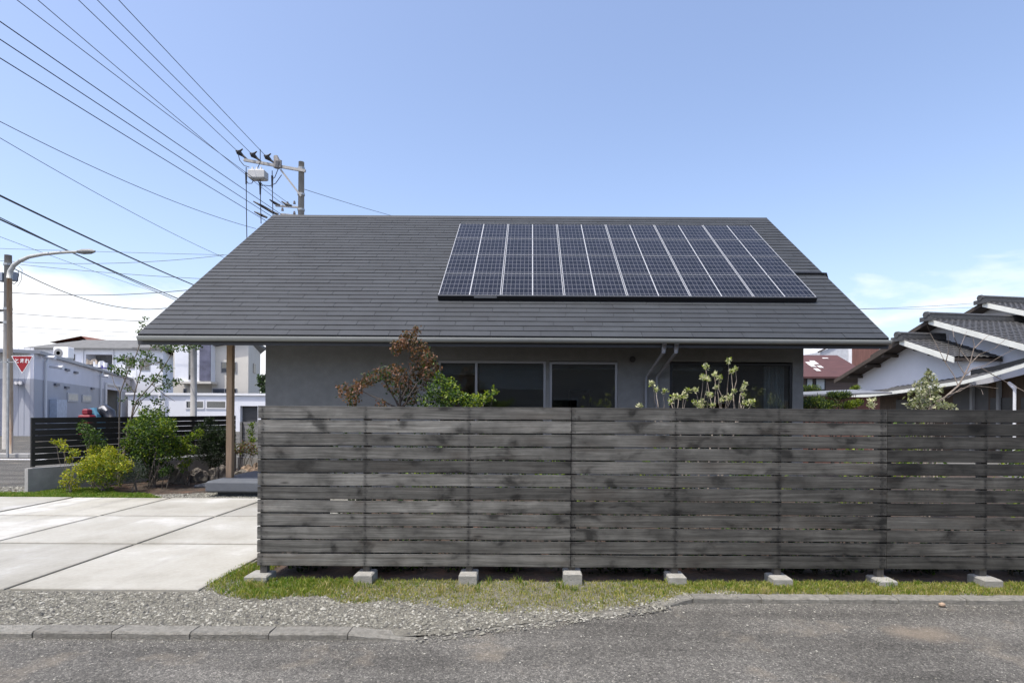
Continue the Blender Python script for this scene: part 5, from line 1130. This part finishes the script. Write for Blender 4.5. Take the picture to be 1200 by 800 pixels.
def gable(A, tl, tr, Ld, zbot):
    A = Vector(A); Lp = A - U * tl - Vector((0, 0, PITC * tl)); Rp = A + U * tr - Vector((0, 0, PITC * tr)); dz = Vector((0, 0, .10)); N_ = NV * Ld
    rf = obj('roof', MB().prism([A, Lp, Lp - dz, A - dz], N_).prism([A, Rp, Rp - dz, A - dz], N_), WOODD, nb)
    tiled(A, A + N_, Lp + N_, Lp, int(Ld / .27), int(tl * 1.07 / .27), rf); tiled(A, A + N_, Rp + N_, Rp, int(Ld / .27), int(tr * 1.07 / .27), rf)
    obj('ridge', MB().bar(A - NV * .12 + Vector((0, 0, .12)), A + N_ + Vector((0, 0, .12)), .18, .16).tube([A - NV * .12 + Vector((0, 0, .25)), A + N_ + Vector((0, 0, .25))], .08, 8), KAWARA, rf)
    obj('ridge_end', MB().tube([A - NV * .20 + Vector((0, 0, .20)), A - NV * .10 + Vector((0, 0, .20))], [.13, .15], 10).bar(A - NV * .14 + Vector((0, 0, .02)) - U * .3, A - NV * .14 + Vector((0, 0, .02)) + U * .3, .08, .18), KAWARA, rf)
    bo = -NV * .045
    obj('barge_board', MB().prism([A + bo + Vector((0, 0, .02)), Rp + bo + Vector((0, 0, .02)), Rp + bo - Vector((0, 0, .19)), A + bo - Vector((0, 0, .19))], NV * .04), BARGE, nb)
    obj('barge_board', MB().prism([A + bo + Vector((0, 0, .02)), Lp + bo + Vector((0, 0, .02)), Lp + bo - Vector((0, 0, .15)), A + bo - Vector((0, 0, .15))], NV * .04), WOODD, nb)
    w0 = NV * .75; zt = -.102
    poly = [A + w0 + Vector((0, 0, zt)), Lp + U * .6 + w0 + Vector((0, 0, zt + .6 * PITC)), None, None, Rp - U * .1 + w0 + Vector((0, 0, zt + .1 * PITC))]
    poly[2] = Vector((poly[1].x, poly[1].y, zbot)); poly[3] = Vector((poly[4].x, poly[4].y, zbot))
    obj('gable_wall', MB().prism(poly, NV * (Ld - .9)), PLAST, nb)
    for q in (-.78, -.5, -.25, .28, .55, .82):
        tt = q * (tl if q < 0 else tr); b0 = A + U * tt - Vector((0, 0, PITC * abs(tt) + .19))
        obj('purlin_end', MB().bar(b0 + NV * .02, b0 + NV * .76, .14, .13), WOODD, nb)
G1 = P(1055, 398, 23.5); gable(G1, 3.9, 2.5, 5.0, 1.0)
G2 = P(1089, 374.5, 23.7); gable(G2, 3.2, 6.2, 7.0, 2.2)
G3 = P(1152, 354.5, 25.6); gable(G3, 3.5, 6.5, 7.0, 4.2)
def onpl(px, py, off):
    u_ = (px + (py - CY) * ROLL - CX) / F; D_ = (G1.dot(NV) + off) / (NV.x * u_ + NV.y); return P(px, py, D_)
# lower roof skirting the wall, its pale edge climbing toward the street
edge = [onpl(x, y, -.45) for x, y in ((984, 465.5), (1020, 462), (1056, 457.5), (1090, 452.5), (1130, 446.5), (1165, 437.5), (1200, 427), (1240, 414))]
back = [p + NV * 1.25 + Vector((0, 0, .30)) for p in edge]
for i in range(len(edge) - 1):
    a, b_, c, d = edge[i], edge[i + 1], back[i + 1], back[i]
    lr = obj('lower_roof', MB().prism([a, b_, c, d], (0, 0, -.07)), WOODD, nb)
    n_ = max(2, int((b_ - a).length / .27)); 
    if i > 0: tiled(a + NV * .05, b_ + NV * .05, c, d, n_, 4, lr, .04)
    obj('fascia_board', MB().prism([a - NV * .03 + Vector((0, 0, .03)), b_ - NV * .03 + Vector((0, 0, .03)), b_ - NV * .03 - Vector((0, 0, .10)), a - NV * .03 - Vector((0, 0, .10))], NV * .028), BARGE, nb)
for i in range(2, len(edge) - 1):
    obj('flashing', MB().prism([back[i] + Vector((0, 0, .05)), back[i + 1] + Vector((0, 0, .05)), back[i + 1] + Vector((0, 0, .26)), back[i] + Vector((0, 0, .26))], NV * .06), BLACKM, nb)
WOODW = mat('timber_wall', (.065, .042, .026), .75, .3, 4, (3, 3, .7)); 
lw = [p + NV * 1.0 for p in edge]
for i in range(len(lw) - 1):
    a, b_ = lw[i], lw[i + 1]; mid = i in (0, 2)
    obj('lower_wall', MB().prism([(a.x, a.y, -.1), (b_.x, b_.y, -.1), (b_.x, b_.y, b_.z - .06), (a.x, a.y, a.z - .06)], NV * .12), WOODW if i != 3 else mat('grey_siding', (.08, .078, .075), .8, .1, 3), nb)
for i, f in ((3, .6), (4, .4), (6, .05)):
    a = lw[i].lerp(lw[i + 1], f) - NV * .06; obj('corner_post', MB().bar((a.x, a.y, -.1), (a.x, a.y, a.z - .1), .11, .11), mat('pale_post', (.2, .2, .195), .7), nb)
a = onpl(1189, 455, -.2); obj('downpipe', MB().tube([(a.x, a.y, -.1), (a.x, a.y, a.z - .05), tuple(a + Vector((0, 0, .02))), tuple(a + Vector((0, 0, .2)) - U * .2)], [.045, .045, .07, .05], 8), SHOPW, nb)
for i, f0, f1 in ((4, .1, .9), (5, .1, .9), (1, .2, .8)):
    a, b_ = lw[i].lerp(lw[i + 1], f0) - NV * .02, lw[i].lerp(lw[i + 1], f1) - NV * .02
    obj('sliding_door', MB().prism([(a.x, a.y, .3), (b_.x, b_.y, .3), (b_.x, b_.y, 2.1), (a.x, a.y, 2.1)], -NV * .03), mat('door_dark', (.022, .02, .018), .35, .2, 3), nb)
# red-brown roofed house and grey gable beyond it
D = 38; x0, x1 = P(930, 440, D).x, P(1010, 440, D).x
t = thing('brown_house', 'house with patched red-brown sheet roof seen under the eave corner', 'house', (P(975, 440, D).x, D + 3, 0))
BRW = mat('brown_siding', (.10, .075, .065), .8, .25, 3, (.3, .3, 8)); RBR = mat('redbrown_roof', (.075, .030, .027), .7, .2, 3, (.4, 1, 2)); ze = P(960, 438, D).z; zr = P(960, 416, D + 4).z
obj('wall', MB().box(x0, x1, D, D + 7, -.1, ze - .05), BRW, t)
rf = obj('roof', MB().prism([(x0 - .5, D - .5, ze - .2), (x0 - .5, D + 4, zr), (x0 - .5, D + 8, ze - .2), (x0 - .5, D + 8, ze - .32), (x0 - .5, D + 4, zr - .15), (x0 - .5, D - .5, ze - .32)], (x1 - x0 + 1, 0, 0)), RBR, t)
s_ = Vector((0, 4.5, zr - ze + .2)).normalized(); nn_ = Vector((0, -s_.z, s_.y))
for px, py, w_, h_ in ((950, 426, .55, .35), (954, 425, .35, .5), (951.5, 428.5, .35, .4), (961, 430, .3, .3), (957.5, 433.5, .3, .35), (967, 420, .4, .12)):
    dd = D + 1.8; q = P(px, py, dd); 
    for _ in range(6): dd = D - .5 + (q.z - (ze - .2)) / (zr - ze + .2) * 4.5; q = P(px, py, dd)
    obj('roof_patch', MB().prism([q + nn_ * .02 - Vector((w_ / 2, 0, 0)) - s_ * h_ * .8, q + nn_ * .02 + Vector((w_ / 2, 0, 0)) - s_ * h_ * .8, q + nn_ * .02 + Vector((w_ / 2, 0, 0)) + s_ * h_ * .8, q + nn_ * .02 - Vector((w_ / 2, 0, 0)) + s_ * h_ * .8], nn_ * .02), mat('patch_pale', (.55, .52, .5), .7), rf)
simple_window(944.5, 443, 953, 457, D, t, BLACKM, mat('pale_blind_pane', (.42, .46, .48), .3, .1, 2)); simple_window(955, 443, 967, 457, D, t, BLACKM, mat('pale_blind_pane', (.42, .46, .48)))
D = 55; a, b_, c = P(962, 412, D), P(998, 404, D), P(1030, 404, D)
t = thing('grey_gable_house', 'pale grey gabled house end with brown sheet cladding behind the red-brown roof', 'house', (b_.x, D + 3, 0))
obj('wall', MB().prism([(a.x, D, -.1), (b_.x, D, -.1), (b_.x, D, P(998, 395, D).z), (P(985, 403, D).x, D, P(985, 403, D).z), (a.x, D, a.z)], (0, 6, 0)), mat('pale_grey_wall', (.48, .49, .51), .8), t)
obj('cladding', MB().box(b_.x + .01, c.x, D - .1, D + 6, -.1, P(1000, 396, D).z), mat('brown_cladding', (.16, .075, .06), .8, .25, 2, (8, 1, .3)), t)
obj('roof_edge', MB().bar((a.x - .3, D - .05, a.z - .05), (P(998, 395, D).x, D - .05, P(998, 395, D).z + .1), .2, .12), WOODD, t)
obj('corner_trim', MB().box(P(994.5, 410, D).x, P(998, 410, D).x, D - .06, D - .002, 3, P(995, 397, D).z), WHITEP, t)
# shed roof and cloud-pruned pines
D = 17.5; a, b_ = P(936, 464, D), P(1000, 459, D)
t = thing('lean_to_shed', 'low lean-to with pale sheet roof among the pruned pines', 'shed', ((a.x + b_.x) / 2, D + 1, 0))
obj('roof', MB().prism([(a.x, D, a.z - .0), (b_.x + 1.2, D, b_.z - .05), (b_.x + 1.2, D + 2.2, b_.z + .1), (a.x, D + 2.2, a.z + .10)], (0, 0, .05)), mat('sheet_roof', (.17, .175, .185), .6, .15, 2), t)
obj('wall', MB().box(a.x + .2, b_.x + 1.0, D + .3, D + 2, -.1, a.z - .01), mat('brick_brown', (.16, .07, .05), .85, .25, 6), t)
for k, (bpx, D, cl, lab) in enumerate(((950, 15.6, [(944, 470, 9), (957, 469, 9), (968, 473, 8), (948, 476, 8), (940, 474, 7)], 'cloud-pruned pine with flat green pads under the eave corner'),
                                  (978, 15.2, [(972, 474, 9), (984, 464, 7), (990, 463, 6), (976, 463, 6), (966, 477, 7)], 'cloud-pruned pine with a dark trunk before the lean-to'),
                                  (950, 19.8, [(944, 455, 6), (954, 455, 7), (948, 459, 7), (940, 458, 6)], 'round green pine crown in front of the pale curtained windows'),
                                  (1000, 15.4, [(998, 474, 7), (1005, 472, 5), (992, 476, 6)], 'small yellowish pine beside the tiled house wall'),
                                  (1003, 24.0, [(1003, 454, 4), (1001, 456, 3)], 'small bright green bush at the foot of the white gable wall'))):
    b2 = P(bpx, 500, D); b2.z = -.02
    plant('pruned_pine' if k < 4 else 'small_bush', lab, 'tree' if k < 4 else 'bush', b2, [CL(px, py, D + random.uniform(-.2, .2), r, 420, .09, (3, 2, 1) if k < 3 else (2, 0, 3), -.6, (1.2, 1, .55)) for px, py, r in cl], [L_PINE, L_GRN2, L_LIME], shape='needle', bark=BARKD, stem_r=.03, trunk='trunk')

# ================================================================== unseen house across the road, added to darken the window reflections
t = thing('unseen_opposite_house', 'unseen dark clad house added across the road to darken the window reflections', 'house', (2, -13, 0))
OPW = mat('opposite_cladding', (.20, .18, .16), .85, .25, 2, (.3, .3, 6)); oy = -9.5
obj('wall', MB().box(-14, 24, oy - 7, oy, -.1, 4.6), OPW, t)
obj('roof', MB().prism([(-11.8, oy + .8, 4.5), (-11.8, oy - 3.5, 7.2), (-11.8, oy - 7.8, 4.5), (-11.8, oy - 7.8, 4.35), (-11.8, oy - 3.5, 7.05), (-11.8, oy + .8, 4.35)], (36.6, 0, 0)), GREYROOF, t)
for wx in (-8, -4, 1, 5.5, 9.5, 14, 19): 
    w_ = obj('window', MB().box(wx, wx + 1.7, oy, oy + .05, 1.0, 2.2), ALU, t); obj('pane', MB().box(wx + .08, wx + 1.62, oy + .05, oy + .056, 1.08, 2.12), GLASSF, w_)
